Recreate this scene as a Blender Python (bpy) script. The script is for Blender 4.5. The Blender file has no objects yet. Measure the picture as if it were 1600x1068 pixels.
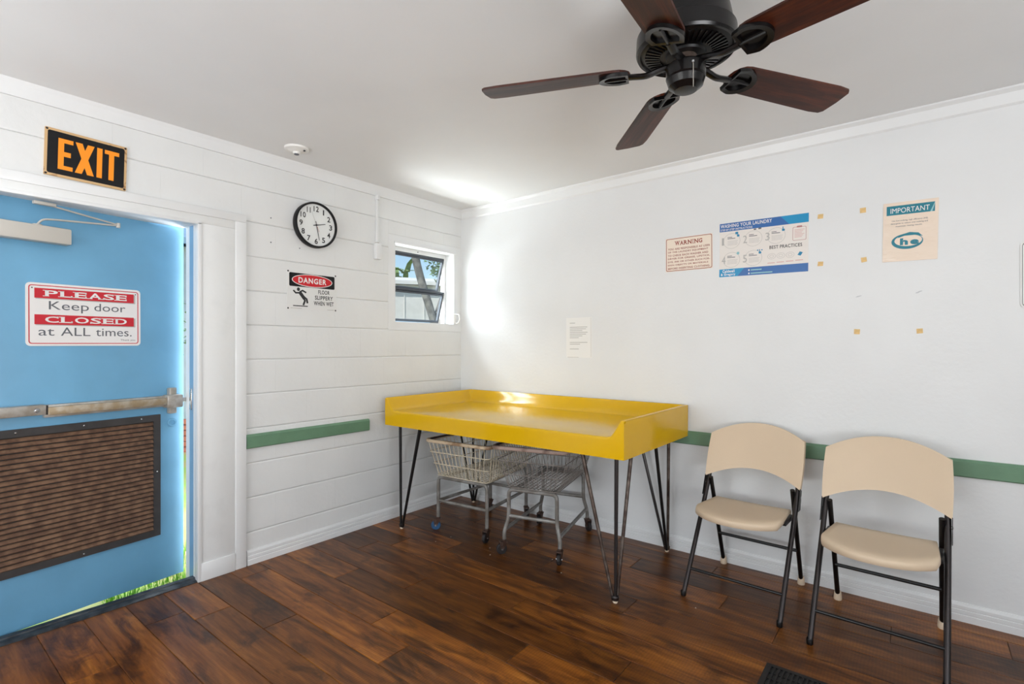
import bpy, bmesh, math, random
from math import sin, cos, pi, radians, sqrt
from mathutils import Vector, Matrix

random.seed(7)
SC = bpy.context.scene
COL = SC.collection

# ------------------------------------------------------------------ camera, world, sun, lights, exposure
cam_d = bpy.data.cameras.new('camera')
cam = bpy.data.objects.new('camera', cam_d)
COL.objects.link(cam)
cam.location = (3.087, -3.197, 1.288)
cam.rotation_euler = (radians(90), 0, radians(38.33))
cam_d.sensor_width = 36.0
cam_d.lens = 803.2 / 1600 * 36
cam_d.shift_y = 5.3 / 1600
cam_d.clip_start = 0.02
SC.camera = cam

SC.view_settings.view_transform = 'Standard'
SC.view_settings.look = 'None'
SC.view_settings.gamma = 1.0
SC.view_settings.use_curve_mapping = False
SC.view_settings.exposure = 0.06

world = bpy.data.worlds.new('sky')
SC.world = world
world.use_nodes = True
wn = world.node_tree.nodes
sky = wn.new('ShaderNodeTexSky')
sky.sky_type = 'NISHITA'
sky.sun_disc = False
sky.sun_elevation = radians(58)
sky.sun_rotation = radians(185)
sky.air_density = 1.2
sky.dust_density = 0.3
sky.ozone_density = 2.5
wn['Background'].inputs['Strength'].default_value = 0.16
world.node_tree.links.new(sky.outputs[0], wn['Background'].inputs['Color'])


def light(name, kind, loc, direction, energy, color=(1, 1, 1), size=(1, 1), angle=None):
    d = bpy.data.lights.new(name, kind)
    d.energy = energy
    d.color = color
    if kind == 'AREA':
        d.shape = 'RECTANGLE'
        d.size, d.size_y = size
    if angle is not None:
        d.angle = angle
    o = bpy.data.objects.new(name, d)
    COL.objects.link(o)
    o.location = loc
    o.rotation_euler = Vector(direction).to_track_quat('-Z', 'Y').to_euler()
    return o


light('sun', 'SUN', (0, 0, 8), (-0.05, 0.8, -1), 5.0, (1, 0.95, 0.86), angle=0.01)
# area lights: fill through added rear windows; daylight stand-ins outside awning window and door
light('fill_light_front', 'AREA', (1.55, -5.72, 1.1), (0, 1, 1.3), 92, (0.95, 0.975, 1), (2.2, 1.7))  # main fill, tilted up to brighten the ceiling
light('fill_light_side', 'AREA', (5.32, -3.6, 1.1), (-1, 0, 1.6), 150, (0.95, 0.975, 1), (2.0, 1.7))  # second upward fill, added at the side
light('daylight_awning_window', 'AREA', (-1.9, -2.2, 1.75), (1.0, 1.0, 0.0), 115, (0.95, 0.98, 1), (2.2, 1.6))
light('daylight_sky_glow', 'AREA', (-1.25, -0.85, 3.0), (1.0, 0.3, -0.9), 110, (0.95, 0.98, 1), (1.4, 0.8))
light('daylight_door_gap', 'AREA', (-0.85, -1.15, 1.05), (1.0, -1.25, -0.1), 45, (0.95, 0.98, 1), (0.7, 1.8))
light('daylight_yard_bounce', 'AREA', (-1.1, -0.5, 0.6), (1.0, 0.0, 0.95), 170, (0.95, 0.98, 1), (1.8, 0.8))

# ------------------------------------------------------------------ helpers
def lin(c):
    c /= 255.0
    return c / 12.92 if c <= 0.04045 else ((c + 0.055) / 1.055) ** 2.4


def C(r, g, b):
    return (lin(r), lin(g), lin(b), 1.0)


def mat(name, col, rough=0.5, metal=0.0, var=0.0, vscale=8.0, bump=0.0, bscale=60.0, spec=0.5, col2=None, coat=0.0, lo=0.4, hi=0.62, stretch=None, world=False):
    m = bpy.data.materials.new(name)
    m.use_nodes = True
    nt = m.node_tree
    n = nt.nodes
    b = n['Principled BSDF']
    b.inputs['Base Color'].default_value = col
    b.inputs['Roughness'].default_value = rough
    b.inputs['Metallic'].default_value = metal
    b.inputs['Specular IOR Level'].default_value = spec
    b.inputs['Coat Weight'].default_value = coat
    tc = n.new('ShaderNodeTexCoord')
    src = n.new('ShaderNodeNewGeometry').outputs['Position'] if world else tc.outputs['Object']
    if stretch:
        mp = n.new('ShaderNodeMapping')
        mp.inputs['Scale'].default_value = stretch
        nt.links.new(src, mp.inputs['Vector'])
        src = mp.outputs[0]
    if var > 0 or col2:
        t = n.new('ShaderNodeTexNoise')
        t.inputs['Scale'].default_value = vscale
        t.inputs['Detail'].default_value = 5
        nt.links.new(src, t.inputs['Vector'])
        r = n.new('ShaderNodeValToRGB')
        r.color_ramp.elements[0].position = lo
        r.color_ramp.elements[1].position = hi
        c2 = col2 if col2 else tuple(x * (1 - var) for x in col[:3]) + (1,)
        r.color_ramp.elements[0].color = c2
        r.color_ramp.elements[1].color = col
        nt.links.new(t.outputs['Fac'], r.inputs['Fac'])
        nt.links.new(r.outputs['Color'], b.inputs['Base Color'])
    if bump > 0:
        t = n.new('ShaderNodeTexNoise')
        t.inputs['Scale'].default_value = bscale
        t.inputs['Detail'].default_value = 3
        nt.links.new(src, t.inputs['Vector'])
        bp = n.new('ShaderNodeBump')
        bp.inputs['Strength'].default_value = bump
        bp.inputs['Distance'].default_value = 0.01
        nt.links.new(t.outputs['Fac'], bp.inputs['Height'])
        nt.links.new(bp.outputs['Normal'], b.inputs['Normal'])
    return m


def new_obj(name, me, parent=None):
    o = bpy.data.objects.new(name, me)
    COL.objects.link(o)
    if parent is not None:
        o.parent = parent
    return o


def empty(name, loc=(0, 0, 0), rz=0.0):
    o = bpy.data.objects.new(name, None)
    o.empty_display_size = 0.1
    COL.objects.link(o)
    o.location = loc
    o.rotation_euler = (0, 0, rz)
    return o


def tag(o, label, cat, group=None, kind=None):
    o['label'] = label
    o['category'] = cat
    if group:
        o['group'] = group
    if kind:
        o['kind'] = kind
    return o


def fin(bm, name, m, parent=None, smooth=False, bevel=0.0, bseg=2, loc=None, angle=35, recalc=True):
    if bevel > 0:
        bmesh.ops.bevel(bm, geom=list(bm.edges), offset=bevel, segments=bseg, affect='EDGES', profile=0.5)
    if recalc:
        bmesh.ops.recalc_face_normals(bm, faces=list(bm.faces))
    me = bpy.data.meshes.new(name)
    bm.to_mesh(me)
    bm.free()
    me.materials.append(m)
    if smooth:
        me.polygons.foreach_set('use_smooth', [True] * len(me.polygons))
        me.set_sharp_from_angle(angle=radians(angle))
    o = new_obj(name, me, parent)
    if loc:
        o.location = loc
    return o


def B():
    return bmesh.new()


def box(bm, x0, x1, y0, y1, z0, z1):
    v = [bm.verts.new((x, y, z)) for x in (x0, x1) for y in (y0, y1) for z in (z0, z1)]
    for f in ((0, 1, 3, 2), (4, 6, 7, 5), (0, 4, 5, 1), (2, 3, 7, 6), (0, 2, 6, 4), (1, 5, 7, 3)):
        bm.faces.new([v[i] for i in f])
    return bm


def bx(name, m, parent, x0, x1, y0, y1, z0, z1, bevel=0.0):
    return fin(box(B(), x0, x1, y0, y1, z0, z1), name, m, parent, bevel=bevel, smooth=bevel > 0)


def fillet(pts, rad, n=5):
    """round the inner corners of a polyline"""
    pts = [Vector(p) for p in pts]
    out = [pts[0]]
    for a, b, c in zip(pts, pts[1:], pts[2:]):
        u, w = (a - b), (c - b)
        r = min(rad, u.length * 0.45, w.length * 0.45)
        p, q = b + u.normalized() * r, b + w.normalized() * r
        for i in range(n + 1):
            t = i / n
            out.append(p * (1 - t) ** 2 + b * 2 * t * (1 - t) + q * t * t)
    out.append(pts[-1])
    return out


def tube(bm, pts, r, seg=8, closed=False, flat=None):
    pts = [Vector(p) for p in pts]
    n = len(pts)
    rs = r if isinstance(r, (list, tuple)) else [r] * n
    rings = []
    up = None
    for i, p in enumerate(pts):
        if closed:
            t = pts[(i + 1) % n] - pts[i - 1]
        else:
            t = pts[min(i + 1, n - 1)] - pts[max(i - 1, 0)]
        t.normalize()
        if up is None:
            up = Vector((0, 0, 1)) if abs(t.z) < 0.9 else Vector((0, 1, 0))
        s = t.cross(up).normalized()
        up = s.cross(t).normalized()
        fx, fy = flat if flat else (1, 1)
        rings.append([bm.verts.new(p + (s * cos(2 * pi * k / seg) * fx + up * sin(2 * pi * k / seg) * fy) * rs[i]) for k in range(seg)])
    m = n if closed else n - 1
    for i in range(m):
        a, b = rings[i], rings[(i + 1) % n]
        for k in range(seg):
            bm.faces.new((a[k], a[(k + 1) % seg], b[(k + 1) % seg], b[k]))
    if not closed:
        bm.faces.new(rings[0][::-1])
        bm.faces.new(rings[-1])
    return bm


def lathe(bm, prof, c=(0, 0, 0), seg=32, axis='z'):
    """prof: list of (r, h); r == 0 closes"""
    def P(r, h, a):
        q = (r * cos(a), r * sin(a), h)
        if axis == 'x':
            q = (h, r * cos(a), r * sin(a))
        if axis == 'y':
            q = (r * cos(a), h, r * sin(a))
        return (q[0] + c[0], q[1] + c[1], q[2] + c[2])
    prev = None
    for r, h in prof:
        if r < 1e-6:
            cur = [bm.verts.new(P(0, h, 0))]
        else:
            cur = [bm.verts.new(P(r, h, 2 * pi * k / seg)) for k in range(seg)]
        if prev:
            for k in range(seg):
                k2 = (k + 1) % seg
                if len(prev) == 1 and len(cur) > 1:
                    bm.faces.new((prev[0], cur[k], cur[k2]))
                elif len(cur) == 1 and len(prev) > 1:
                    bm.faces.new((prev[k], cur[0], prev[k2]))
                elif len(cur) > 1:
                    bm.faces.new((prev[k], cur[k], cur[k2], prev[k2]))
        prev = cur
    return bm


def prism(bm, poly, z0, z1):
    """poly: list of (x, y) extruded in z"""
    a = [bm.verts.new((x, y, z0)) for x, y in poly]
    b = [bm.verts.new((x, y, z1)) for x, y in poly]
    n = len(poly)
    bm.faces.new(a[::-1])
    bm.faces.new(b)
    for i in range(n):
        bm.faces.new((a[i], a[(i + 1) % n], b[(i + 1) % n], b[i]))
    return bm


def sweep_profile(bm, prof, p0, p1, out, up=(0, 0, 1)):
    """prof: list of (outward, up) closed polygon swept from p0 to p1"""
    p0, p1, out, up = Vector(p0), Vector(p1), Vector(out), Vector(up)
    a = [bm.verts.new(p0 + out * u + up * v) for u, v in prof]
    b = [bm.verts.new(p1 + out * u + up * v) for u, v in prof]
    n = len(prof)
    bm.faces.new(a[::-1])
    bm.faces.new(b)
    for i in range(n):
        bm.faces.new((a[i], a[(i + 1) % n], b[(i + 1) % n], b[i]))
    return bm


def flat(bm, poly, z):
    bm.faces.new([bm.verts.new((x, y, z)) for x, y in poly])
    return bm


def rrect(w, h, r, cx=0, cy=0, n=5):
    out = []
    for sx, sy, a0 in ((1, 1, 0), (-1, 1, 90), (-1, -1, 180), (1, -1, 270)):
        for i in range(n + 1):
            a = radians(a0 + 90 * i / n)
            out.append((cx + sx * (w / 2 - r) + r * cos(a), cy + sy * (h / 2 - r) + r * sin(a)))
    return out


def rect(x0, x1, y0, y1):
    return [(x0, y0), (x1, y0), (x1, y1), (x0, y1)]


def ell(cx, cy, a, b, n=40):
    return [(cx + a * cos(2 * pi * i / n), cy + b * sin(2 * pi * i / n)) for i in range(n)]


def band(bm, outer, inner, z):
    a = [bm.verts.new((x, y, z)) for x, y in outer]
    b = [bm.verts.new((x, y, z)) for x, y in inner]
    n = len(outer)
    for i in range(n):
        bm.faces.new((a[i], a[(i + 1) % n], b[(i + 1) % n], b[i]))
    return bm


_tc = {}


def glyphs(body, bold):
    key = (body, bold)
    if key not in _tc:
        cu = bpy.data.curves.new('t', 'FONT')
        cu.body = body
        cu.size = 1.0
        cu.offset = bold
        cu.space_character = 1 + bold * 5
        cu.resolution_u = 3
        ob = bpy.data.objects.new('t', cu)
        COL.objects.link(ob)
        dg = bpy.context.evaluated_depsgraph_get()
        me = bpy.data.meshes.new_from_object(ob.evaluated_get(dg))
        vs = [(v.co.x, v.co.y) for v in me.vertices]
        fs = [tuple(p.vertices) for p in me.polygons]
        bpy.data.objects.remove(ob)
        bpy.data.curves.remove(cu)
        bpy.data.meshes.remove(me)
        _tc[key] = (vs, fs)
    return _tc[key]


def text(bm, body, x0, x1, y0, y1, z, bold=0.0, rot=0.0):
    """glyphs of body fitted into the rectangle"""
    vs, fs = glyphs(body, bold)
    xs = [v[0] for v in vs]
    ys = [v[1] for v in vs]
    ax, bx_, ay, by = min(xs), max(xs), min(ys), max(ys)
    vv = []
    cx, cy = (x0 + x1) / 2, (y0 + y1) / 2
    for x, y in vs:
        px = x0 + (x - ax) / (bx_ - ax) * (x1 - x0)
        py = y0 + (y - ay) / (by - ay) * (y1 - y0)
        if rot:
            px, py = cx + (px - cx) * cos(rot) - (py - cy) * sin(rot), cy + (px - cx) * sin(rot) + (py - cy) * cos(rot)
        vv.append(bm.verts.new((px, py, z)))
    for f in fs:
        try:
            bm.faces.new([vv[i] for i in f])
        except ValueError:
            pass
    return bm


SERIF = {'P': [(.08, 'b'), (.08, 't')], 'L': [(.08, 'b'), (.08, 't'), (.97, 'u')], 'E': [(.08, 'b'), (.08, 't'), (.97, 'u'), (.97, 'd')],
         'A': [(.06, 'b'), (.94, 'b')], 'S': [(.94, 'd'), (.06, 'u')], 'C': [(.96, 'd'), ], 'O': [], 'D': [(.08, 'b'), (.08, 't')],
         'W': [(.05, 't'), (.95, 't'), (.5, 't')], 'R': [(.08, 'b'), (.08, 't'), (.94, 'b')], 'N': [(.08, 'b'), (.08, 't'), (.92, 't')],
         'I': [(.5, 'b'), (.5, 't')], 'G': [(.92, 'd')]}
WID = {'I': .5, 'W': 1.35, 'N': 1.1, 'O': 1.1, 'L': .9, 'E': .9, 'S': .85, 'P': .9}


def serif_word(bm, word, x0, x1, y0, y1, z, gap=.16, bold=.012):
    tot = sum(WID.get(c, 1.0) for c in word) + gap * (len(word) - 1)
    k = (x1 - x0) / tot
    x = x0
    h = y1 - y0
    for c in word:
        w = WID.get(c, 1.0) * k
        iw = w * (.34 if c == 'I' else 1)
        text(bm, c, x + (w - iw) / 2, x + (w + iw) / 2, y0, y1, z, bold)
        for fx, t in SERIF[c]:
            px = x + w * fx
            sw, sh = k * .22, h * .1
            if t == 'b':
                flat(bm, rect(px - sw, px + sw, y0, y0 + sh), z)
            elif t == 't':
                flat(bm, rect(px - sw, px + sw, y1 - sh, y1), z)
            elif t == 'u':
                flat(bm, rect(px - k * .1, px + k * .02, y0, y0 + h * .3), z)
            else:
                flat(bm, rect(px - k * .1, px + k * .02, y1 - h * .3, y1), z)
        x += w + gap * k
    return bm


# ------------------------------------------------------------------ materials
M = {}
M['wall'] = mat('white_wall_paint', C(225, 226, 226), 0.55, var=0.03, vscale=2.2, bump=0.10, bscale=45)
M['block'] = mat('white_block_paint', C(225, 226, 225), 0.42, var=0.03, vscale=3.0, bump=0.16, bscale=38, world=True)
M['ceil'] = mat('white_ceiling_paint', C(231, 232, 232), 0.6, var=0.03, vscale=1.5, bump=0.06, bscale=30)
M['trim'] = mat('white_gloss_trim', C(227, 228, 228), 0.35, var=0.02, vscale=6, bump=0.06, bscale=25)
M['scuff'] = mat('scuffed_white_trim', C(226, 227, 226), 0.4, var=0.04, vscale=9, bump=0.1, bscale=25, lo=.3, hi=.45)
M['green'] = mat('sage_green_paint', C(102, 138, 110), 0.45, var=0.08, vscale=14, bump=0.08, bscale=30)
M['yellow'] = mat('yellow_laminate', C(216, 170, 8), 0.14, var=0.04, vscale=2, spec=0.4)
M['black_metal'] = mat('black_steel', C(22, 20, 20), 0.38, 0.3, bump=0.03)
M['rust_metal'] = mat('rusty_dark_steel', C(96, 84, 76), 0.45, 0.5, col2=C(56, 40, 32), vscale=18)
M['grey_tube'] = mat('grey_painted_tube', C(140, 138, 134), 0.42, 0.25, col2=C(112, 106, 100), vscale=16)
M['cream_wire'] = mat('cream_coated_wire', C(216, 203, 178), 0.45, var=0.15, vscale=20)
M['cream_rim'] = mat('cream_worn_rim', C(206, 184, 154), 0.5, col2=C(150, 118, 88), vscale=12, lo=.35, hi=.5)
M['grey_wire'] = mat('grey_wire', C(150, 143, 137), 0.45, 0.2, var=0.3, vscale=20)
M['pink_rim'] = mat('worn_taupe_rim', C(176, 150, 138), 0.55, col2=C(120, 96, 84), vscale=14, lo=.35, hi=.5)
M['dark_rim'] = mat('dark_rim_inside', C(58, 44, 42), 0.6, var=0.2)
M['rubber'] = mat('dark_rubber', C(34, 28, 28), 0.6, var=0.2, vscale=20)
M['blue_rubber'] = mat('blue_rubber', C(34, 84, 128), 0.5, var=.3, vscale=30)
M['caster'] = mat('caster_steel', C(104, 88, 80), 0.5, 0.6, col2=C(70, 48, 38), vscale=25)
M['beige'] = mat('beige_plastic', C(212, 190, 163), 0.5, var=0.03, vscale=3, bump=0.05, bscale=180)
M['chair_metal'] = mat('bronze_grey_steel', C(62, 58, 58), 0.3, 0.75)
M['dark_brace'] = mat('black_brace', C(18, 16, 16), 0.4, 0.3)
M['cap'] = mat('cream_rubber_cap', C(220, 200, 174), 0.6)
M['blue'] = mat('blue_door_paint', C(112, 170, 206), 0.42, var=0.10, vscale=3.5, bump=0.08, bscale=18)
M['blue_frame'] = mat('blue_frame_paint', C(126, 166, 200), 0.45, var=0.08)
M['louver_frame'] = mat('dark_grey_louver_frame', C(72, 70, 70), 0.5, 0.4, var=0.2, vscale=14)
M['louver'] = mat('rusty_louver', C(126, 96, 74), 0.65, 0.2, col2=C(96, 70, 54), vscale=26, bump=0.2, bscale=90, world=True)
M['alu'] = mat('worn_aluminium', C(186, 182, 176), 0.4, 0.35, col2=C(160, 152, 140), vscale=18)
M['alu_dull'] = mat('stained_aluminium', C(182, 172, 156), 0.45, 0.25, col2=C(160, 142, 114), vscale=22)
M['closer'] = mat('beige_closer_paint', C(196, 192, 184), 0.45)
M['threshold'] = mat('worn_threshold', C(74, 78, 82), 0.5, 0.4, col2=C(46, 48, 52), vscale=20)
M['bronze'] = mat('oil_rubbed_bronze', C(20, 18, 18), 0.26, 0.4)
M['bronze_in'] = mat('black_motor_plate', C(12, 12, 13), 0.4, 0.3)
M['white_pl'] = mat('white_plastic', C(232, 231, 227), 0.4)
M['dial'] = mat('clock_dial', C(226, 228, 226), 0.5)
M['ink'] = mat('black_ink', C(34, 34, 36), 0.5)
M['grey_ink'] = mat('grey_ink', C(96, 98, 104), 0.5)
M['pale_ink'] = mat('pale_grey_ink', C(176, 174, 170), 0.5)
M['red'] = mat('sign_red', C(196, 34, 48), 0.4)
M['danger_red'] = mat('danger_red', C(198, 22, 34), 0.4)
M['brown_red'] = mat('maroon_ink', C(146, 62, 46), 0.5)
M['orange'] = mat('orange_letter', C(250, 148, 14), 0.5)
M['sign_black'] = mat('sign_black', C(20, 20, 22), 0.5, spec=0.25)
M['tan'] = mat('tan_sign_edge', C(206, 170, 122), 0.5, col2=C(120, 78, 44), vscale=30, lo=.3, hi=.42)
M['sign_white'] = mat('sign_white', C(230, 228, 226), 0.28)
M['plate_white'] = mat('plate_white', C(222, 222, 220), 0.4)
M['cream_paper'] = mat('cream_paper', C(234, 220, 204), 0.5)
M['poster'] = mat('poster_paper', C(226, 220, 214), 0.35)
M['poster_blue'] = mat('poster_blue', C(44, 100, 166), 0.35)
M['poster_cyan'] = mat('poster_cyan', C(14, 142, 192), 0.35)
M['icon'] = mat('icon_teal', C(26, 128, 168), 0.4)
M['teal'] = mat('teal_ink', C(22, 120, 138), 0.35)
M['pale_teal'] = mat('pale_teal_ink', C(140, 190, 196), 0.35)
M['pink_ink'] = mat('pale_pink_ink', C(212, 170, 164), 0.5)
M['mauve'] = mat('mauve_ink', C(176, 120, 116), 0.5)
M['tape'] = mat('tan_tape', C(226, 190, 128), 0.6, var=0.12, vscale=60)
M['paper'] = mat('white_paper', C(232, 231, 228), 0.4)
M['sleeve'] = mat('glossy_sleeve', C(232, 214, 196), 0.14, bump=0.5, bscale=14, stretch=(1, 2.2, 1), spec=0.5)
M['smudge'] = mat('grey_smudge', C(196, 198, 200), 0.6)
M['vent'] = mat('black_floor_register', C(16, 16, 17), 0.45, 0.2)
M['dark_alu'] = mat('dark_window_frame', C(74, 78, 84), 0.4, 0.5)
M['steel'] = mat('bright_steel', C(190, 190, 190), 0.25, 0.9)
M['grass'] = mat('grass', C(140, 190, 52), 0.6, col2=C(88, 150, 30), vscale=6)
M['soil'] = mat('grassy_ground', C(120, 150, 70), 0.9, col2=C(150, 130, 96), vscale=3)
M['siding'] = mat('pale_grey_siding', C(178, 190, 200), 0.6, var=0.06)
M['brick'] = mat('red_brick', C(176, 110, 88), 0.8, col2=C(140, 80, 62), vscale=8)
M['trailer'] = mat('white_metal_siding', C(226, 222, 216), 0.5, var=0.05)
M['bluegrey'] = mat('blue_grey_metal', C(130, 160, 186), 0.5, var=0.08)
M['bark'] = mat('grey_bark', C(120, 116, 112), 0.85, col2=C(84, 82, 80), vscale=10, bump=0.3, bscale=24)
M['leaf'] = mat('green_leaf', C(112, 146, 84), 0.6, col2=C(78, 112, 66), vscale=5)
M['palm'] = mat('palm_leaf', C(134, 160, 84), 0.6, col2=C(92, 128, 66), vscale=4)
M['flake'] = mat('pale_flake', C(200, 190, 176), 0.7)


def glass_mat():
    m = bpy.data.materials.new('window_glass')
    m.use_nodes = True
    nt = m.node_tree
    n = nt.nodes
    n.remove(n['Principled BSDF'])
    tr = n.new('ShaderNodeBsdfTransparent')
    tr.inputs['Color'].default_value = (0.93, 0.96, 0.97, 1)
    gl = n.new('ShaderNodeBsdfGlossy')
    gl.inputs['Roughness'].default_value = 0.02
    lw = n.new('ShaderNodeLayerWeight')
    pw = n.new('ShaderNodeMath'); pw.operation = 'POWER'; pw.inputs[1].default_value = 4.0
    ma = n.new('ShaderNodeMath'); ma.operation = 'MULTIPLY_ADD'; ma.inputs[1].default_value = 0.5; ma.inputs[2].default_value = 0.03
    nt.links.new(lw.outputs['Facing'], pw.inputs[0])
    nt.links.new(pw.outputs[0], ma.inputs[0])
    mx = n.new('ShaderNodeMixShader')
    nt.links.new(ma.outputs[0], mx.inputs[0])
    nt.links.new(tr.outputs[0], mx.inputs[1])
    nt.links.new(gl.outputs[0], mx.inputs[2])
    nt.links.new(mx.outputs[0], n['Material Output'].inputs['Surface'])
    return m


M['glass'] = glass_mat()


def wood_mat(name, ramp, axis_scale, rough, knots=True, tint=(0.55, 1.25), saw=True):
    m = bpy.data.materials.new(name)
    m.use_nodes = True
    nt = m.node_tree
    n = nt.nodes
    L = nt.links
    b = n['Principled BSDF']
    b.inputs['Specular IOR Level'].default_value = 0.32
    tc = n.new('ShaderNodeTexCoord')
    oi = n.new('ShaderNodeObjectInfo')
    mul = n.new('ShaderNodeMath'); mul.operation = 'MULTIPLY'; mul.inputs[1].default_value = 37.0
    L.new(oi.outputs['Random'], mul.inputs[0])
    cmb = n.new('ShaderNodeCombineXYZ')
    for i in range(3):
        L.new(mul.outputs[0], cmb.inputs[i])
    add = n.new('ShaderNodeVectorMath'); add.operation = 'ADD'
    L.new(tc.outputs['Object'], add.inputs[0]); L.new(cmb.outputs[0], add.inputs[1])
    mp = n.new('ShaderNodeMapping'); mp.inputs['Scale'].default_value = axis_scale
    L.new(add.outputs[0], mp.inputs['Vector'])
    g = n.new('ShaderNodeTexNoise'); g.inputs['Scale'].default_value = 2.2; g.inputs['Detail'].default_value = 8
    g.inputs['Roughness'].default_value = 0.7; g.inputs['Distortion'].default_value = 0.25
    L.new(mp.outputs[0], g.inputs['Vector'])
    cr = n.new('ShaderNodeValToRGB')
    e = cr.color_ramp.elements
    e[0].position = 0.30; e[0].color = ramp[0]
    e[1].position = 0.70; e[1].color = ramp[-1]
    for i, c in enumerate(ramp[1:-1]):
        q = e.new(0.30 + 0.4 * (i + 1) / (len(ramp) - 1)); q.color = c
    L.new(g.outputs['Fac'], cr.inputs['Fac'])
    col = cr.outputs['Color']
    if knots:
        mp2 = n.new('ShaderNodeMapping'); mp2.inputs['Scale'].default_value = (2.2, 6.5, 1)
        L.new(add.outputs[0], mp2.inputs['Vector'])
        k = n.new('ShaderNodeTexNoise'); k.inputs['Scale'].default_value = 1.5; k.inputs['Detail'].default_value = 6; k.inputs['Distortion'].default_value = 0.9; k.inputs['Roughness'].default_value = 0.68
        L.new(mp2.outputs[0], k.inputs['Vector'])
        kr = n.new('ShaderNodeValToRGB')
        kr.color_ramp.elements[0].position = 0.34; kr.color_ramp.elements[0].color = (0.16, 0.12, 0.11, 1)
        kr.color_ramp.elements[1].position = 0.52; kr.color_ramp.elements[1].color = (1, 1, 1, 1)
        L.new(k.outputs['Fac'], kr.inputs['Fac'])
        mx = n.new('ShaderNodeMix'); mx.data_type = 'RGBA'; mx.blend_type = 'MULTIPLY'; mx.inputs['Factor'].default_value = 0.85
        L.new(col, mx.inputs['A']); L.new(kr.outputs['Color'], mx.inputs['B'])
        col = mx.outputs['Result']
    if saw:
        wv = n.new('ShaderNodeTexWave'); wv.wave_type = 'BANDS'; wv.bands_direction = 'X'
        wv.inputs['Scale'].default_value = 26; wv.inputs['Distortion'].default_value = 3; wv.inputs['Detail'].default_value = 3
        L.new(add.outputs[0], wv.inputs['Vector'])
        wr = n.new('ShaderNodeMapRange'); wr.inputs['To Min'].default_value = 0.86; wr.inputs['To Max'].default_value = 1.04
        L.new(wv.outputs['Fac'], wr.inputs['Value'])
        ms = n.new('ShaderNodeMix'); ms.data_type = 'RGBA'; ms.blend_type = 'MULTIPLY'; ms.inputs['Factor'].default_value = 1
        L.new(col, ms.inputs['A']); L.new(wr.outputs[0], ms.inputs['B'])
        col = ms.outputs['Result']
    tr = n.new('ShaderNodeMapRange'); tr.inputs['To Min'].default_value = tint[0]; tr.inputs['To Max'].default_value = tint[1]
    fr = n.new('ShaderNodeMath'); fr.operation = 'FRACT'
    m3 = n.new('ShaderNodeMath'); m3.operation = 'MULTIPLY'; m3.inputs[1].default_value = 7.31
    L.new(oi.outputs['Random'], m3.inputs[0]); L.new(m3.outputs[0], fr.inputs[0]); L.new(fr.outputs[0], tr.inputs['Value'])
    mt = n.new('ShaderNodeMix'); mt.data_type = 'RGBA'; mt.blend_type = 'MULTIPLY'; mt.inputs['Factor'].default_value = 1
    L.new(col, mt.inputs['A']); L.new(tr.outputs[0], mt.inputs['B'])
    L.new(mt.outputs['Result'], b.inputs['Base Color'])
    rr = n.new('ShaderNodeMapRange'); rr.inputs['To Min'].default_value = rough + 0.1; rr.inputs['To Max'].default_value = rough - 0.05
    L.new(g.outputs['Fac'], rr.inputs['Value']); L.new(rr.outputs[0], b.inputs['Roughness'])
    bp = n.new('ShaderNodeBump'); bp.inputs['Strength'].default_value = 0.12; bp.inputs['Distance'].default_value = 0.004
    L.new(g.outputs['Fac'], bp.inputs['Height']); L.new(bp.outputs['Normal'], b.inputs['Normal'])
    return m


M['floor'] = wood_mat('brown_laminate_plank', [C(60, 30, 8), C(100, 55, 16), C(128, 75, 24), C(160, 102, 38)], (0.8, 10.0, 1), 0.3, tint=(0.5, 1.4))
M['blade'] = wood_mat('dark_walnut_blade', [C(30, 10, 4), C(56, 20, 7), C(92, 38, 11)], (1.4, 16, 1), 0.42, knots=False, tint=(0.85, 1.1), saw=False)

# ------------------------------------------------------------------ structure
H = 2.44
RX, RY = 5.2, -5.6          # room extents (corner of the photograph at the origin)


def struct(o, label, cat):
    return tag(o, label, cat, kind='structure')


# floor slab and planks
floor = bx('floor', M['rubber'], None, -0.02, RX, RY, 0.02, -0.12, -0.0085)
struct(floor, 'dark brown wood plank floor of the laundry room', 'floor')
PW, PL = 0.163, 1.22
plank_cache = {}


def plank(x0, x1, y0, y1):
    key = (round(x1 - x0, 3), round(y1 - y0, 3))
    if key not in plank_cache:
        w, d = (x1 - x0) / 2 - 0.0009, (y1 - y0) / 2 - 0.0009
        bm = box(B(), -w, w, -d, d, -0.008, 0)
        tops = [e for e in bm.edges if all(abs(v.co.z) < 1e-6 for v in e.verts)]
        bmesh.ops.bevel(bm, geom=tops, offset=0.0016, segments=1, affect='EDGES')
        bmesh.ops.recalc_face_normals(bm, faces=list(bm.faces))
        me = bpy.data.meshes.new('plank')
        bm.to_mesh(me); bm.free()
        me.materials.append(M['floor'])
        plank_cache[key] = me
    o = new_obj('plank', plank_cache[key], floor)
    o.location = ((x0 + x1) / 2, (y0 + y1) / 2, 0)


seams = [0.0]
y = -0.108
while y > RY:
    seams.append(y); y -= PW
seams.append(RY)
offs = [0.3, 0.95, 0.55, 1.1, 0.15, 0.75, 0.42]
for i in range(len(seams) - 1):
    y1, y0 = seams[i], seams[i + 1]
    if y1 - y0 < 0.03:
        continue
    x = 0.0
    nx = offs[i % 7]
    while x < RX:
        nx = min(nx, RX)
        if RX - nx < 0.08:
            nx = RX
        plank(x, nx, y0, y1)
        x, nx = nx, nx + PL

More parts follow.
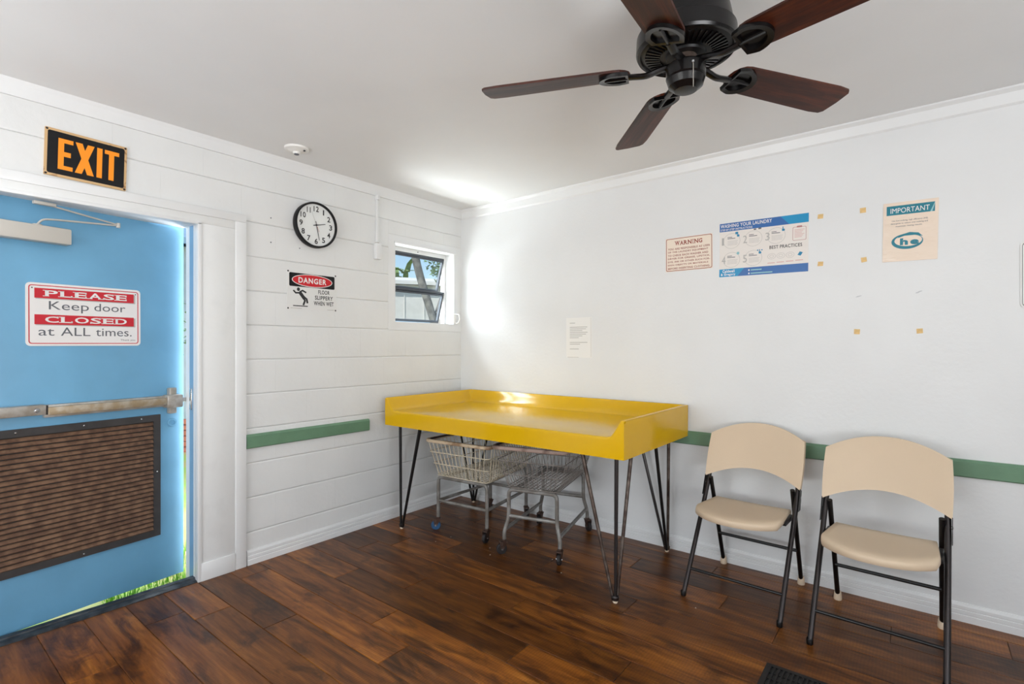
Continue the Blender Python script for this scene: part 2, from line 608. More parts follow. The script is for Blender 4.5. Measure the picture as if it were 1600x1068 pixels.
# left wall : backing with a door and a window opening, painted blocks on its face
DY0, DY1, DZ = -2.985, -2.06, 1.95           # door opening
WY0, WY1, WZ0, WZ1 = -0.712, -0.085, 1.462, 2.06   # window opening
bm = B()
WT = -0.16
for (y0, y1, z0, z1) in ((RY, DY0, 0, H), (DY0, DY1, DZ, H), (DY1, WY0, 0, H), (WY0, WY1, 0, WZ0), (WY0, WY1, WZ1, H), (WY1, 0.0, 0, H)):
    box(bm, WT, -0.010, y0, y1, z0 - (0.1 if z0 == 0 else 0), z1)
wl = fin(bm, 'wall_left', M['wall'], None)
struct(wl, 'white painted concrete block wall with the door and the small window', 'wall')


def cut(r, holes):
    out = [r]
    for h in holes:
        nxt = []
        for (a, b, c, d) in out:
            e, f, g, i = h
            if e >= b or f <= a or g >= d or i <= c:
                nxt.append((a, b, c, d)); continue
            if a < e: nxt.append((a, e, c, d))
            if b > f: nxt.append((f, b, c, d))
            a2, b2 = max(a, e), min(b, f)
            if c < g: nxt.append((a2, b2, c, g))
            if d > i: nxt.append((a2, b2, i, d))
        out = nxt
    return out


PLT = (-0.775, 0.0, 1.405, 2.118)              # smooth rendered margin round the window
holes = [(DY0, DY1, -1, DZ), PLT]
zs = [0.0] + [0.188 + 0.2032 * k for k in range(12)]
zs = [z for z in zs if z < H - 0.03] + [H]
blk = {}
for r in range(len(zs) - 1):
    yy = 0.0 if r % 2 else 0.203
    while yy > RY:
        a, b = max(yy - 0.4064, RY), min(yy, 0)
        yy -= 0.4064
        if b - a < 0.01:
            continue
        for (p, q, s, t) in cut((a, b, zs[r], zs[r + 1]), holes):
            if q - p < 0.012 or t - s < 0.012:
                continue
            key = (round(q - p, 3), round(t - s, 3))
            if key not in blk:
                hw, hh = (q - p) / 2, (t - s) / 2
                bm = B()
                # pillowed face: recessed joint along the bed, hardly any at the head joints
                prof = [(-0.010, 0), (-0.0035, 0.0), (-0.0012, 0.0035), (0, 0.0075)]
                rings = []
                for dx, d in prof:
                    e = d * 0.03
                    rings.append([bm.verts.new((dx, sy * (hw - e), sz * (hh - d - 0.0006))) for sy, sz in ((-1, -1), (1, -1), (1, 1), (-1, 1))])
                for u, w in zip(rings, rings[1:]):
                    for k in range(4):
                        bm.faces.new((u[k], u[(k + 1) % 4], w[(k + 1) % 4], w[k]))
                bm.faces.new(rings[-1])
                bmesh.ops.recalc_face_normals(bm, faces=list(bm.faces))
                me = bpy.data.meshes.new('block')
                bm.to_mesh(me); bm.free()
                me.materials.append(M['block'])
                blk[key] = me
            o = new_obj('block', blk[key], wl)
            o.location = (random.uniform(-0.0003, 0.0), (p + q) / 2, (s + t) / 2)
# smooth margin
bm = B()
for r in cut((PLT[0], PLT[1], PLT[2], PLT[3]), [(WY0, WY1, WZ0, WZ1)]):
    box(bm, -0.012, 0.0006, *r)
fin(bm, 'render_margin', M['trim'], wl)

# back wall, ceiling and the two walls behind the camera
wb = bx('wall_back', M['wall'], None, -0.16, RX + 0.15, 0.0, 0.15, -0.1, H)
struct(wb, 'smooth white plaster wall behind the yellow table and the chairs', 'wall')
ce = bx('ceiling', M['ceil'], None, -0.16, RX + 0.15, RY - 0.15, 0.15, H, H + 0.12)
struct(ce, 'flat white painted ceiling', 'ceiling')
bm = B()
for (x0, x1, z0, z1) in ((-0.16, 0.45, -0.1, H), (0.45, 2.65, -0.1, 0.4), (0.45, 2.65, 2.15, H), (2.65, RX + .15, -0.1, H)):
    box(bm, x0, x1, RY - 0.12, RY, z0, z1)
struct(fin(bm, 'wall_front', M['wall']), 'white wall behind the viewer with an added wide window', 'wall')
bm = B()
for (y0, y1, z0, z1) in ((RY, -4.6, -0.1, H), (-4.6, -2.6, -0.1, 0.4), (-4.6, -2.6, 2.15, H), (-2.6, 0, -0.1, H)):
    box(bm, RX, RX + 0.12, y0, y1, z0, z1)
struct(fin(bm, 'wall_right', M['wall']), 'white side wall with an added wide window', 'wall')
for nm, lab, fx in (('added_window_2', 'added wide white framed window in the wall behind the viewer', 0), ('added_window_3', 'added wide white framed window in the side wall', 1)):  # unseen windows, added to let the fill lights in
    e = empty(nm, (0.45, RY, 0.4) if fx == 0 else (RX + 0.12, -4.6, 0.4), 0 if fx == 0 else pi / 2)
    struct(e, lab, 'window')
    W = 2.2 if fx == 0 else 2.0
    bm = B()
    for (a, b, c, d) in ((0, W, 0, .04), (0, W, 1.71, 1.75), (0, .04, .04, 1.71), (W - .04, W, .04, 1.71), (W / 2 - .02, W / 2 + .02, .04, 1.71)):
        box(bm, a, b, -0.09 if fx == 0 else 0.03, -0.04 if fx == 0 else 0.08, c, d)
    fin(bm, 'window_frame', M['trim'], e)

# crown trims
prof = [(0, 0), (0.012, 0), (0.014, 0.012), (0.022, 0.05), (0.03, 0.07), (0, 0.07)]
t1 = fin(sweep_profile(B(), prof, (0, RY, H - 0.07), (0, 0, H - 0.07), (1, 0, 0)), 'trim_1', M['trim'])
struct(t1, 'white crown strip where the block wall meets the ceiling', 'trim')
prof = [(0, -0.01), (0.008, 0.0), (0.012, 0.014), (0.02, 0.045), (0.034, 0.06), (0.034, 0.068), (0, 0.068)]
t2 = fin(sweep_profile(B(), prof, (0.0, 0, H - 0.068), (RX, 0, H - 0.068), (0, -1, 0)), 'trim_2', M['trim'])
struct(t2, 'white crown strip where the plaster wall meets the ceiling', 'trim')

# baseboards
bprof = [(0, 0), (0.015, 0), (0.015, 0.03), (0.012, 0.033), (0.0135, 0.037), (0.0135, 0.052), (0.010, 0.055), (0.0115, 0.059), (0.0115, 0.072), (0.006, 0.084), (0, 0.086)]
b1 = fin(sweep_profile(B(), bprof, (0, -1.80, 0), (0, 0, 0), (1, 0, 0)), 'baseboard_left', M['trim'])
struct(b1, 'white grooved baseboard along the block wall', 'baseboard')
b2 = fin(sweep_profile(B(), bprof, (0.0, 0, 0), (RX, 0, 0), (0, -1, 0)), 'baseboard_back', M['trim'])
struct(b2, 'white grooved baseboard along the plaster wall', 'baseboard')

# green bumper rails
rp = [(0, 0), (0.014, 0.0), (0.02, 0.006), (0.02, 0.07), (0.012, 0.082), (0, 0.082)]
r1 = fin(sweep_profile(B(), rp, (0, -1.806, 0.683), (0, -0.952, 0.683), (1, 0, 0)), 'bumper_rail', M['green'])
tag(r1, 'short sage green wooden rail on the block wall beside the door casing', 'rail')
r2 = fin(sweep_profile(B(), rp, (1.72, 0, 0.675), (RX, 0, 0.675), (0, -1, 0)), 'bumper_rail', M['green'])
tag(r2, 'long sage green wooden rail on the plaster wall behind the chairs', 'rail')

# door casing
cs = empty('trim_3', (0, 0, 0))
struct(cs, 'white wooden casing round the blue door', 'trim')
bx('jamb_board', M['scuff'], cs, 0.0, 0.016, -2.058, -1.872, 0, 1.955, 0.002)
bx('jamb_board', M['scuff'], cs, 0.0, 0.016, -3.2, -2.987, 0, 1.955, 0.002)
bx('inner_bead', M['trim'], cs, -0.02, 0.022, -2.066, -2.046, 0, 1.956, 0.003)
bx('outer_moulding', M['trim'], cs, 0.0, 0.02, -1.868, -1.808, 0, 2.0, 0.003)
bx('head_moulding', M['trim'], cs, 0.0, 0.02, -3.2, -1.808, 2.0, 2.045, 0.003)
bx('corner_filler', M['scuff'], cs, 0.0, 0.016, -1.872, -1.868, 0, 2.0)
bx('plinth_block', M['trim'], cs, 0.014, 0.024, -2.05, -1.873, 0, 0.098, 0.003)
bx('head_board', M['scuff'], cs, 0.0, 0.016, -3.2, -1.872, 1.955, 2.0, 0.002)
bx('head_bead', M['trim'], cs, -0.02, 0.022, -2.985, -2.046, 1.946, 1.962, 0.003)
bx('jamb_lining', M['trim'], cs, -0.052, 0.0, -2.062, -2.052, 0, 1.956)
bx('head_lining', M['trim'], cs, -0.052, 0.0, -2.985, -2.052, 1.948, 1.958)

# ------------------------------------------------------------------ blue door
DA = radians(8)
door = empty('door_1', (-0.06, -2.972, 0.004), pi / 2 + DA)   # local +x runs along the leaf, local -y looks into the room
struct(door, 'blue steel exit door standing ajar with rusty louver grille', 'door')
DW, DH = 0.918, 1.955
bx('door_leaf', M['blue'], door, 0.0, DW, 0.0, 0.044, 0.0, DH, 0.003)
# louver
lv = empty('louver', (0, 0, 0)); lv.parent = door
LX0, LX1, LZ0, LZ1 = 0.11, 0.792, 0.252, 0.908
bm = B()
fw = 0.034
for (a, b, c, d) in ((LX0, LX1, LZ0, LZ0 + fw), (LX0, LX1, LZ1 - fw, LZ1), (LX0, LX0 + fw, LZ0 + fw, LZ1 - fw), (LX1 - fw, LX1, LZ0 + fw, LZ1 - fw)):
    box(bm, a, b, -0.014, 0.0, c, d)
fin(bm, 'louver_frame', M['louver_frame'], lv)
bx('louver_backing', M['rubber'], lv, LX0 + fw, LX1 - fw, -0.002, -0.0005, LZ0 + fw, LZ1 - fw)
NS = 25
pitch = (LZ1 - LZ0 - 2 * fw) / NS
bm = sweep_profile(B(), [(0.002, 0.0), (0.0115, 0.001), (0.0125, 0.005), (0.0035, pitch * 0.76), (0.002, pitch * 0.76)], (LX0 + fw, 0, 0), (LX1 - fw, 0, 0), (0, -1, 0))
s0 = fin(bm, 'slat', M['louver'], lv)
s0.location = (0, 0, LZ0 + fw)
for k in range(1, NS):
    s = s0.copy(); COL.objects.link(s); s.location = (0, 0, LZ0 + fw + k * pitch)
for k, (a, c) in enumerate(((0.2, LZ1 - .015), (0.45, LZ1 - .015), (0.7, LZ1 - .015), (LX1 - .016, 0.6), (0.45, LZ0 + .015))):
    fin(lathe(B(), [(0, -.0175), (.0035, -.016), (.0045, -.014), (.0045, -.0135)], (a, 0, c), 10, 'y'), 'screw', M['steel'], lv)
# exit bar
eb = empty('exit_bar', (0, 0, 0)); eb.parent = door
bx('bar_housing', M['alu'], eb, 0.02, 0.296, -0.052, -0.0, 0.966, 1.012, 0.004)
bx('push_pad', M['alu_dull'], eb, 0.302, 0.806, -0.056, -0.02, 0.962, 1.0, 0.004)
bx('bar_track', M['alu'], eb, 0.296, 0.82, -0.03, 0.0, 0.95, 1.008, 0.003)
bx('end_gap', M['rubber'], eb, 0.294, 0.303, -0.05, 0.0, 0.966, 1.008)
bx('latch_case', M['alu'], eb, 0.806, 0.888, -0.058, 0.0, 0.942, 1.012, 0.006)
bx('latch_plate', M['alu'], eb, 0.828, 0.866, -0.034, 0.0, 0.908, 1.05, 0.006)
bx('latch_bolt', M['steel'], eb, 0.888, 0.936, -0.03, -0.006, 0.968, 0.992, 0.005)
fin(lathe(B(), [(0, -.056), (.005, -.056), (.008, -.0535), (.012, -.0535), (.012, -.051)], (0.262, 0, 0.988), 18, 'y'), 'lock_cylinder', M['steel'], eb)
fin(lathe(B(), [(0, -.004), (.010, -.004), (.012, -.008), (.02, -.008), (.024, -.004), (.024, 0)], (0.857, 0, 0.855), 28, 'y'), 'blank_cover_disc', M['blue'], door, smooth=True)
# closer
cl = empty('door_closer', (0, 0, 0)); cl.parent = door
bx('closer_body', M['closer'], cl, 0.03, 0.388, -0.058, 0.0, 1.758, 1.832, 0.006)
bm = B(); tube(bm, fillet([(0.265, -0.035, 1.83), (0.285, -0.04, 1.862), (0.33, -0.043, 1.868), (0.585, -0.035, 1.892)], 0.02), 0.0065, 8, flat=(1, .7))
fin(bm, 'closer_arm', M['closer'], cl, smooth=True)
bm = B(); tube(bm, [(0.585, -0.035, 1.896), (0.29, -0.062, 1.928)], 0.006, 8, flat=(1, .7))
fin(bm, 'forearm', M['closer'], cl, smooth=True)
fin(lathe(B(), [(0, 1.882), (.009, 1.882), (.009, 1.905), (0, 1.905)], (0.585, -0.035, 0), 12), 'elbow_pin', M['closer'], cl)
fin(lathe(B(), [(0, 1.826), (.018, 1.826), (.018, 1.836), (0, 1.836)], (0.268, -0.035, 0), 12), 'spindle_cap', M['closer'], cl)
bx('shoe_bracket', M['closer'], cl, 0.245, 0.325, -0.075, -0.05, 1.922, 1.936, 0.003)
# blue steel frame and threshold
df = empty('trim_4', (0, 0, 0))
struct(df, 'blue steel frame the exit door shuts against', 'trim')
bx('jamb', M['blue_frame'], df, -0.106, -0.052, -2.062, -2.046, -0.02, 1.975)
bx('jamb', M['blue_frame'], df, -0.106, -0.05, -3.0, -2.986, -0.02, 1.975)
bx('head', M['blue_frame'], df, -0.106, -0.05, -3.0, -2.046, 1.958, 1.99)
bx('strike_plate', M['steel'], df, -0.1, -0.07, -2.066, -2.060, 0.93, 1.05, 0.002)
tp = [(0, -0.03), (0.125, -0.03), (0.125, 0.004), (0.11, 0.009), (0.085, 0.011), (0.08, 0.016), (0.05, 0.016), (0.045, 0.011), (0.04, 0.004), (0.02, -0.004), (0, -0.01)]
th = fin(sweep_profile(B(), tp, (-0.112, -2.985, 0), (-0.112, -2.05, 0), (1, 0, 0)), 'trim_5', M['threshold'])
struct(th, 'worn dark metal threshold under the blue door', 'threshold')

# ------------------------------------------------------------------ awning window
wi = empty('window_1', (0, 0, 0))
struct(wi, 'small awning window cranked open beside the corner', 'window')
XF = -0.098
bm = B()
for (a, b, c, d) in ((WY0, WY1, WZ1 - .034, WZ1), (WY0, WY1, WZ0, WZ0 + .012), (WY0, WY0 + .014, WZ0 + .012, WZ1 - .034), (WY1 - .02, WY1, WZ0 + .012, WZ1 - .034)):
    box(bm, XF - 0.02, XF, a, b, c, d)
fin(bm, 'window_frame', M['trim'], wi)
bm = B()
for (a, b, c, d) in ((WY0, WY1, WZ1 - .003, WZ1 + .001), (WY0, WY1, WZ0 - .001, WZ0 + .003), (WY0 - .001, WY0 + .003, WZ0 + .003, WZ1 - .003), (WY1 - .003, WY1 + .001, WZ0 + .003, WZ1 - .003)):
    box(bm, WT + .001, 0.0012, a, b, c, d)
fin(bm, 'reveal', M['trim'], wi)
bx('head_strip', M['trim'], wi, 0.0, 0.012, WY0 - .008, WY1 + .02, WZ1 - .004, WZ1 + .014, 0.002)
WA, WB = WY0 + .016, WY1 - .022
zm = 1.735
for (z0, z1) in ((zm + .006, WZ1 - .05), (WZ0 + .014, zm - .012)):
    sa = empty('sash', (XF - .012, 0, z1)); sa.parent = wi
    sa.rotation_euler = (0, radians(16), 0)
    h = z1 - z0
    bm = B()
    t = 0.015
    for (a, b, c, d) in ((WA, WB, -t, 0), (WA, WB, -h, -h + t), (WA, WA + t, -h + t, -t), (WB - t, WB, -h + t, -t)):
        box(bm, -0.012, 0.010, a, b, c, d)
    fin(bm, 'sash_frame', M['dark_alu'], sa)
    bx('pane', M['glass'], sa, -0.003, 0.001, WA + t, WB - t, -h + t, -t)
bx('meeting_rail', M['dark_alu'], wi, XF - .022, XF - .002, WY0 + .014, WY1 - .02, zm - .010, zm + .006)
bx('top_rail', M['dark_alu'], wi, XF - .022, XF - .002, WY0 + .014, WY1 - .02, WZ1 - .05, WZ1 - .034)
for z in (zm - .02, WZ1 - .06):
    bm = B(); tube(bm, [(XF - .01, WB - .004, z), (XF - .045, WB - .004, z - .2)], 0.004, 6)
    fin(bm, 'stay_arm', M['steel'], wi)
cr = empty('crank', (0, 0, 0)); cr.parent = wi
bx('crank_box', M['white_pl'], cr, -0.03, 0.012, WY1 - .012, WY1 + .012, 1.475, 1.56, 0.005)
bm = B(); tube(bm, fillet([(0.012, WY1, 1.552), (0.05, WY1 + .006, 1.55), (0.062, WY1 + .006, 1.51), (0.045, WY1 + .004, 1.476), (0.02, WY1 + .004, 1.474)], .012), 0.005, 8)
fin(bm, 'crank_handle', M['white_pl'], cr, smooth=True)
for (a, c) in ((WY0 + .007, 1.6), (WY0 + .007, 1.87), (-0.4, WZ1 - .017), (-0.4, WZ0 + .006)):
    fin(lathe(B(), [(0, XF + .003), (.004, XF + .002), (.005, XF)], (0, a, c), 8, 'x'), 'screw', M['ink'], wi)

# ------------------------------------------------------------------ wall things
# surface conduit
cd = empty('surface_conduit', (0, -0.882, 1.91))
tag(cd, 'white surface conduit dropping from the ceiling strip to a small box by the window', 'conduit')
bx('raceway', M['trim'], cd, 0.0, 0.016, -0.008, 0.008, 0.115, 0.462, 0.003)
bx('junction_box', M['trim'], cd, 0.0, 0.035, -0.024, 0.024, 0.0, 0.115, 0.004)
bx('elbow', M['trim'], cd, 0.0, 0.03, -0.012, 0.012, 0.43, 0.462, 0.004)
bx('connector', M['alu'], cd, 0.0, 0.022, -0.012, 0.012, 0.112, 0.124, 0.003)

# smoke detector
sd = empty('smoke_detector', (0.235, -1.62, H))
tag(sd, 'small round white detector on the ceiling above the clock', 'smoke detector')
fin(lathe(B(), [(0, -.014), (.058, -.014), (.066, -.01), (.068, 0), (0, 0)], seg=36), 'base_plate', M['white_pl'], sd, smooth=True)
fin(lathe(B(), [(.052, -.013), (.03, -.022), (.022, -.024), (.02, -.034), (0, -.035)], seg=28), 'sensor_cone', M['white_pl'], sd, smooth=True)
fin(lathe(B(), [(0, -.039), (.013, -.038), (.014, -.0345), (0, -.0345)], seg=20), 'sensor_cap', M['grey_ink'], sd)
bx('test_clip', M['ink'], sd, 0.035, 0.045, 0.02, 0.03, -.02, -.0135)

# clock
ck = empty('wall_clock', (0, -1.374, 2.065)); ck.rotation_euler = (radians(90), 0, radians(90))
tag(ck, 'round wall clock with black rim and white dial', 'clock')
R = 0.147
fin(lathe(B(), [(0, 0), (R - .006, 0), (R, .01), (R, .040), (R - .003, .046), (R - .010, .046), (R - .013, .036), (R - .013, .030)], seg=64), 'rim', M['sign_black'], ck, smooth=True)
fin(lathe(B(), [(R - .0125, .031), (0, .031)], seg=64), 'dial', M['dial'], ck)
for k in range(1, 13):
    a = radians(90 - 30 * k)
    s = str(k)
    w = 0.022 if len(s) == 1 else 0.036
    if s in ('1',): w = 0.009
    if s == '11': w = 0.026
    h = 0.035
    cx, cy = 0.104 * cos(a), 0.104 * sin(a)
    fin(text(B(), s, cx - w / 2, cx + w / 2, cy - h / 2, cy + h / 2, .0316, 0.022), 'numeral', M['ink'], ck)


def hand(name, ang, l0, l1, w, z, m):
    a = radians(90 - ang)
    u, v = Vector((cos(a), sin(a))), Vector((-sin(a), cos(a)))
    p = [u * l0 + v * w, u * l1 + v * w * .6, u * l1 - v * w * .6, u * l0 - v * w]
    fin(prism(B(), [(q.x, q.y) for q in p], z, z + .001), name, m, ck)


hand('hour_hand', 76, -0.022, 0.066, 0.003, .0335, M['ink'])
hand('minute_hand', 168, -0.024, 0.098, 0.0026, .035, M['ink'])
hand('second_hand', 337, 0.0, 0.09, 0.0007, .0365, M['pale_ink'])
hand('second_hand_tail', 337, -0.045, 0.0, 0.0014, .0365, M['pink_ink'])
fin(lathe(B(), [(.005, .032), (.005, .038), (0, .038)], seg=14), 'hub', M['ink'], ck)


def plate(name, loc, wall, w, h, r, t, m, label, cat, tilt=0.0, bev=0.0006):
    bm = prism(B(), rrect(w, h, r, n=4) if r > 0 else rect(-w / 2, w / 2, -h / 2, h / 2), 0, t)
    o = fin(bm, name, m)
    o.location = loc
    rz = {'back': 0, 'left': pi / 2, 'door': pi / 2 + DA}[wall]
    o.matrix_world = Matrix.Translation(loc) @ Matrix.Rotation(rz, 4, 'Z') @ Matrix.Rotation(pi / 2, 4, 'X') @ Matrix.Rotation(tilt, 4, 'Z')
    tag(o, label, cat)
    return o


def pr(name, parent, m, polys, z):
    bm = B()
    for p in polys:
        flat(bm, p, z)
    return fin(bm, name, m, parent, recalc=False)


def screws(o, pts, r, z, m):
    for x, y in pts:
        fin(lathe(B(), [(0, z + .002), (r * .7, z + .0016), (r, z)], (x, y, 0), 10), 'screw', m, o)


# EXIT
t = 0.008
ex = plate('exit_sign', (0.0, -2.536, 2.163), 'left', 0.306, 0.216, 0.004, t, M['tan'], 'black EXIT sign with orange letters and tan edge above the door', 'sign', radians(-1.4))
pr('face', ex, M['sign_black'], [rrect(0.286, 0.194, 0.008)], t + .0004)
sw = 0.021


def P4(*q):
    return list(q)


y0, y1 = -0.072, 0.070
e0 = -0.108
polys = [rect(e0, e0 + sw, y0, y1), rect(e0 + sw, e0 + .054, y1 - sw * .9, y1), rect(e0 + sw, e0 + .046, -.011, .011), rect(e0 + sw, e0 + .054, y0, y0 + sw * .9)]
xa, xb = -0.046, 0.026
polys += [[(xa, y0), (xa + .026, y0), (xb, y1), (xb - .026, y1)], [(xb - .026, y0), (xb, y0), (xa + .026, y1), (xa, y1)]]
polys += [rect(0.036, 0.036 + sw, y0, y1)]
polys += [rect(0.066, 0.124, y1 - sw * .9, y1), rect(0.083, 0.083 + sw, y0, y1 - sw * .9)]
polys = [[(x * 0.98, y) for x, y in p] for p in polys]
bmx = B()
for i, p in enumerate(polys):
    flat(bmx, p, t + .0008 + (0.0002 if i == 5 else 0))
fin(bmx, 'lettering', M['orange'], ex, recalc=False)
screws(ex, [(sx * .146, sy * .101) for sx in (-1, 1) for sy in (-1, 1)], .005, t, M['rubber'])

# DANGER
t = 0.003
dg = plate('danger_sign', (0.0, -1.382, 1.638), 'left', 0.346, 0.244, 0.006, t, M['plate_white'], 'white DANGER floor slippery when wet sign with red oval below the clock', 'sign', radians(0.0))
pr('header', dg, M['sign_black'], [rrect(0.318, 0.086, 0.008, 0.0, 0.066)], t + .0003)
pr('oval_border', dg, M['sign_white'], [ell(0, 0.066, 0.142, 0.041)], t + .0005)
pr('oval', dg, M['danger_red'], [ell(0, 0.066, 0.137, 0.0365)], t + .0007)
fin(text(B(), 'DANGER', -0.098, 0.098, 0.048, 0.084, t + .0009, 0.03), 'lettering', M['sign_white'], dg)
for s, xa, xb, yb in (('FLOOR', 0.040, 0.122, -.012), ('SLIPPERY', 0.016, 0.146, -.049), ('WHEN WET', 0.008, 0.152, -.086)):
    fin(text(B(), s, xa, xb, yb - .003, yb + .024, t + .0003, 0.022), 'lettering', M['ink'], dg)
bm = B()
Z = t + .0003
flat(bm, ell(-.098, .006, .0105, .0115, 16), Z)


def stroke(bm, pts, w, z):
    pts = [Vector(p) for p in pts]
    for i, (a, b) in enumerate(zip(pts, pts[1:])):
        d = (b - a).normalized(); n_ = Vector((-d.y, d.x)) * w / 2
        a2, b2 = a - d * w * .3, b + d * w * .3
        flat(bm, [tuple(a2 + n_), tuple(a2 - n_), tuple(b2 - n_), tuple(b2 + n_)], z + i * 0.00004)


stroke(bm, [(-.130, -.004), (-.116, -.018), (-.090, -.016)], .010, Z)
stroke(bm, [(-.088, -.010), (-.070, .000), (-.048, -.011)], .010, Z + .0001)
stroke(bm, [(-.086, -.016), (-.062, -.046)], .022, Z + .0002)
stroke(bm, [(-.060, -.040), (-.042, -.054), (-.037, -.076)], .012, Z + .0003)
stroke(bm, [(-.064, -.046), (-.054, -.064), (-.064, -.090)], .012, Z + .0004)
flat(bm, rect(-.134, -.034, -.102, -.096), Z)
fin(bm, 'slipping_figure', M['ink'], dg, recalc=False)
pr('fine_print', dg, M['pale_ink'], [rect(-.15, -.075, -.116, -.113)], t + .0003)
pr('fine_print', dg, M['pale_ink'], [rect(.105, .155, -.116, -.113)], t + .0003)
screws(dg, [(sx * .166, sy * .116) for sx in (-1, 1) for sy in (-1, 1)], .0055, t, M['ink'])

# PLEASE keep door closed
t = 0.003
Dx = Vector((-sin(DA), cos(DA), 0)); Dn = Vector((cos(DA), sin(DA), 0))
hp = Vector((-0.06, -2.972, 0))
pc = hp + Dx * 0.468 + Vector((0, 0, 1.432))
ps = plate('door_sign', pc + Dn * 0.0002, 'door', 0.462, 0.292, 0.018, t, M['sign_white'], 'red and white PLEASE keep door closed sign on the blue door', 'sign', radians(0.2))
bm = B(); band(bm, rrect(.442, .272, .012), rrect(.434, .264, .009), t + .0003)
fin(bm, 'border', M['red'], ps, recalc=False)
pr('band_shadow', ps, M['pale_ink'], [rect(-.196, .207, .072, .118), rect(-.196, .207, -.050, -.004)], t + .0003)
pr('red_band', ps, M['red'], [rect(-.2, .2, .076, .122), rect(-.2, .2, -.046, 0)], t + .0005)
fin(serif_word(B(), 'PLEASE', -.162, .168, .085, .114, t + .0008, bold=.02), 'lettering', M['sign_white'], ps)
fin(serif_word(B(), 'CLOSED', -.162, .168, -.037, -.008, t + .0008, bold=.02), 'lettering', M['sign_white'], ps)
fin(text(B(), 'Keep', -.148, .006, .012, .064, t + .0004, 0.0), 'lettering', M['grey_ink'], ps)
fin(text(B(), 'door', .028, .162, .026, .064, t + .0004, 0.0), 'lettering', M['grey_ink'], ps)
for s_, a_, b_, d_ in (('at', -.186, -.128, -.066), ('ALL', -.104, .012, -.058), ('times.', .034, .19, -.060)):
    fin(text(B(), s_, a_, b_, -.098, d_, t + .0004, 0.0), 'lettering', M['grey_ink'], ps)
fin(text(B(), 'Thank you', .14, .206, -.124, -.112, t + .0004, 0.0), 'lettering', M['grey_ink'], ps)
screws(ps, [(-.208, .122), (.208, .122)], .003, t, M['ink'])

# WARNING
t = 0.002
wg = plate('warning_sign', (1.963, 0.0, 1.862), 'back', 0.292, 0.212, 0.004, t, M['cream_paper'], 'cream WARNING sign with maroon lettering beside the laundry poster', 'sign', radians(0.2))
bm = B(); band(bm, rrect(.286, .206, .010), rrect(.279, .199, .008), t + .0003)
fin(bm, 'border', M['brown_red'], wg, recalc=False)
fin(serif_word(B(), 'WARNING', -.085, .085, .058, .084, t + .0003, bold=.03), 'lettering', M['brown_red'], wg)
for i, s in enumerate(('YOU ARE RESPONSIBLE AS USER', 'OF THE LAUNDRY EQUIPMENT', 'TO CHECK EACH WASHER AND', 'DRYER FOR GREASE, LIPSTICK,', 'DYE, INK OR OTHER SUCH FOR-', 'EIGN OBJECTS OR MATERIALS', 'BEFORE INSERTING CLOTHING.')):
    yy = .036 - i * .0205
    fin(text(B(), s, -.131, .131 if i in (0, 3, 4, 6) else .12, yy - .006, yy + .0065, t + .0003, 0.02), 'lettering', M['brown_red'], wg)

# laundry poster
t = 0.0015
PWd, PHt = 0.468, 0.318
po = plate('laundry_poster', (2.384, 0.0, 1.853), 'back', PWd, PHt, 0, t, M['poster'], 'blue and white WASHING YOUR LAUNDRY instruction poster', 'poster', radians(-0.6))


def uv(u, v):   # fractions from the top left corner
    return ((u - .5) * PWd, (.5 - v) * PHt)


def ur(u0, v0, u1, v1):
    a, b = uv(u0, v0); c, d = uv(u1, v1)
    return [(a, d), (c, d), (c, b), (a, b)]


def ut(s, u0, v0, u1, v1, m, bold=0.0, z=.0008):
    a, b = uv(u0, v0); c, d = uv(u1, v1)
    fin(text(B(), s, a, c, d, b, t + z, bold), 'lettering', m, po)


pr('header', po, M['poster_blue'], [ur(0, 0, 1, .155)], t + .0003)
pr('header_flash', po, M['poster_cyan'], [[uv(.80, .155), uv(1, .155), uv(1, 0), uv(.70, 0)]], t + .0005)
pr('footer', po, M['poster_blue'], [ur(0, .855, 1, 1)], t + .0003)
pr('footer_flash', po, M['poster_cyan'], [[uv(0, 1), uv(.22, 1), uv(.30, .855), uv(0, .855)]], t + .0005)
ut('WASHING YOUR LAUNDRY', .012, .02, .61, .085, M['sign_white'], .015)
ut('STEP-BY-STEP INSTRUCTIONS', .012, .105, .39, .14, M['sign_white'], .01)
ut('BEST PRACTICES', .585, .50, .935, .56, M['ink'], .012)
ut('Caldwell', .04, .87, .185, .925, M['sign_white'], .03)
ut('& Gregory', .02, .935, .195, .99, M['sign_white'], .03)
pr('contact_line', po, M['pale_teal'], [ur(.375, .895, .50, .915), ur(.375, .955, .62, .975)], t + .0006)
pr('contact_icon', po, M['sign_white'], [ell(*uv(.355, .905), .004, .005, 12), ell(*uv(.355, .965), .004, .005, 12)], t + .0006)
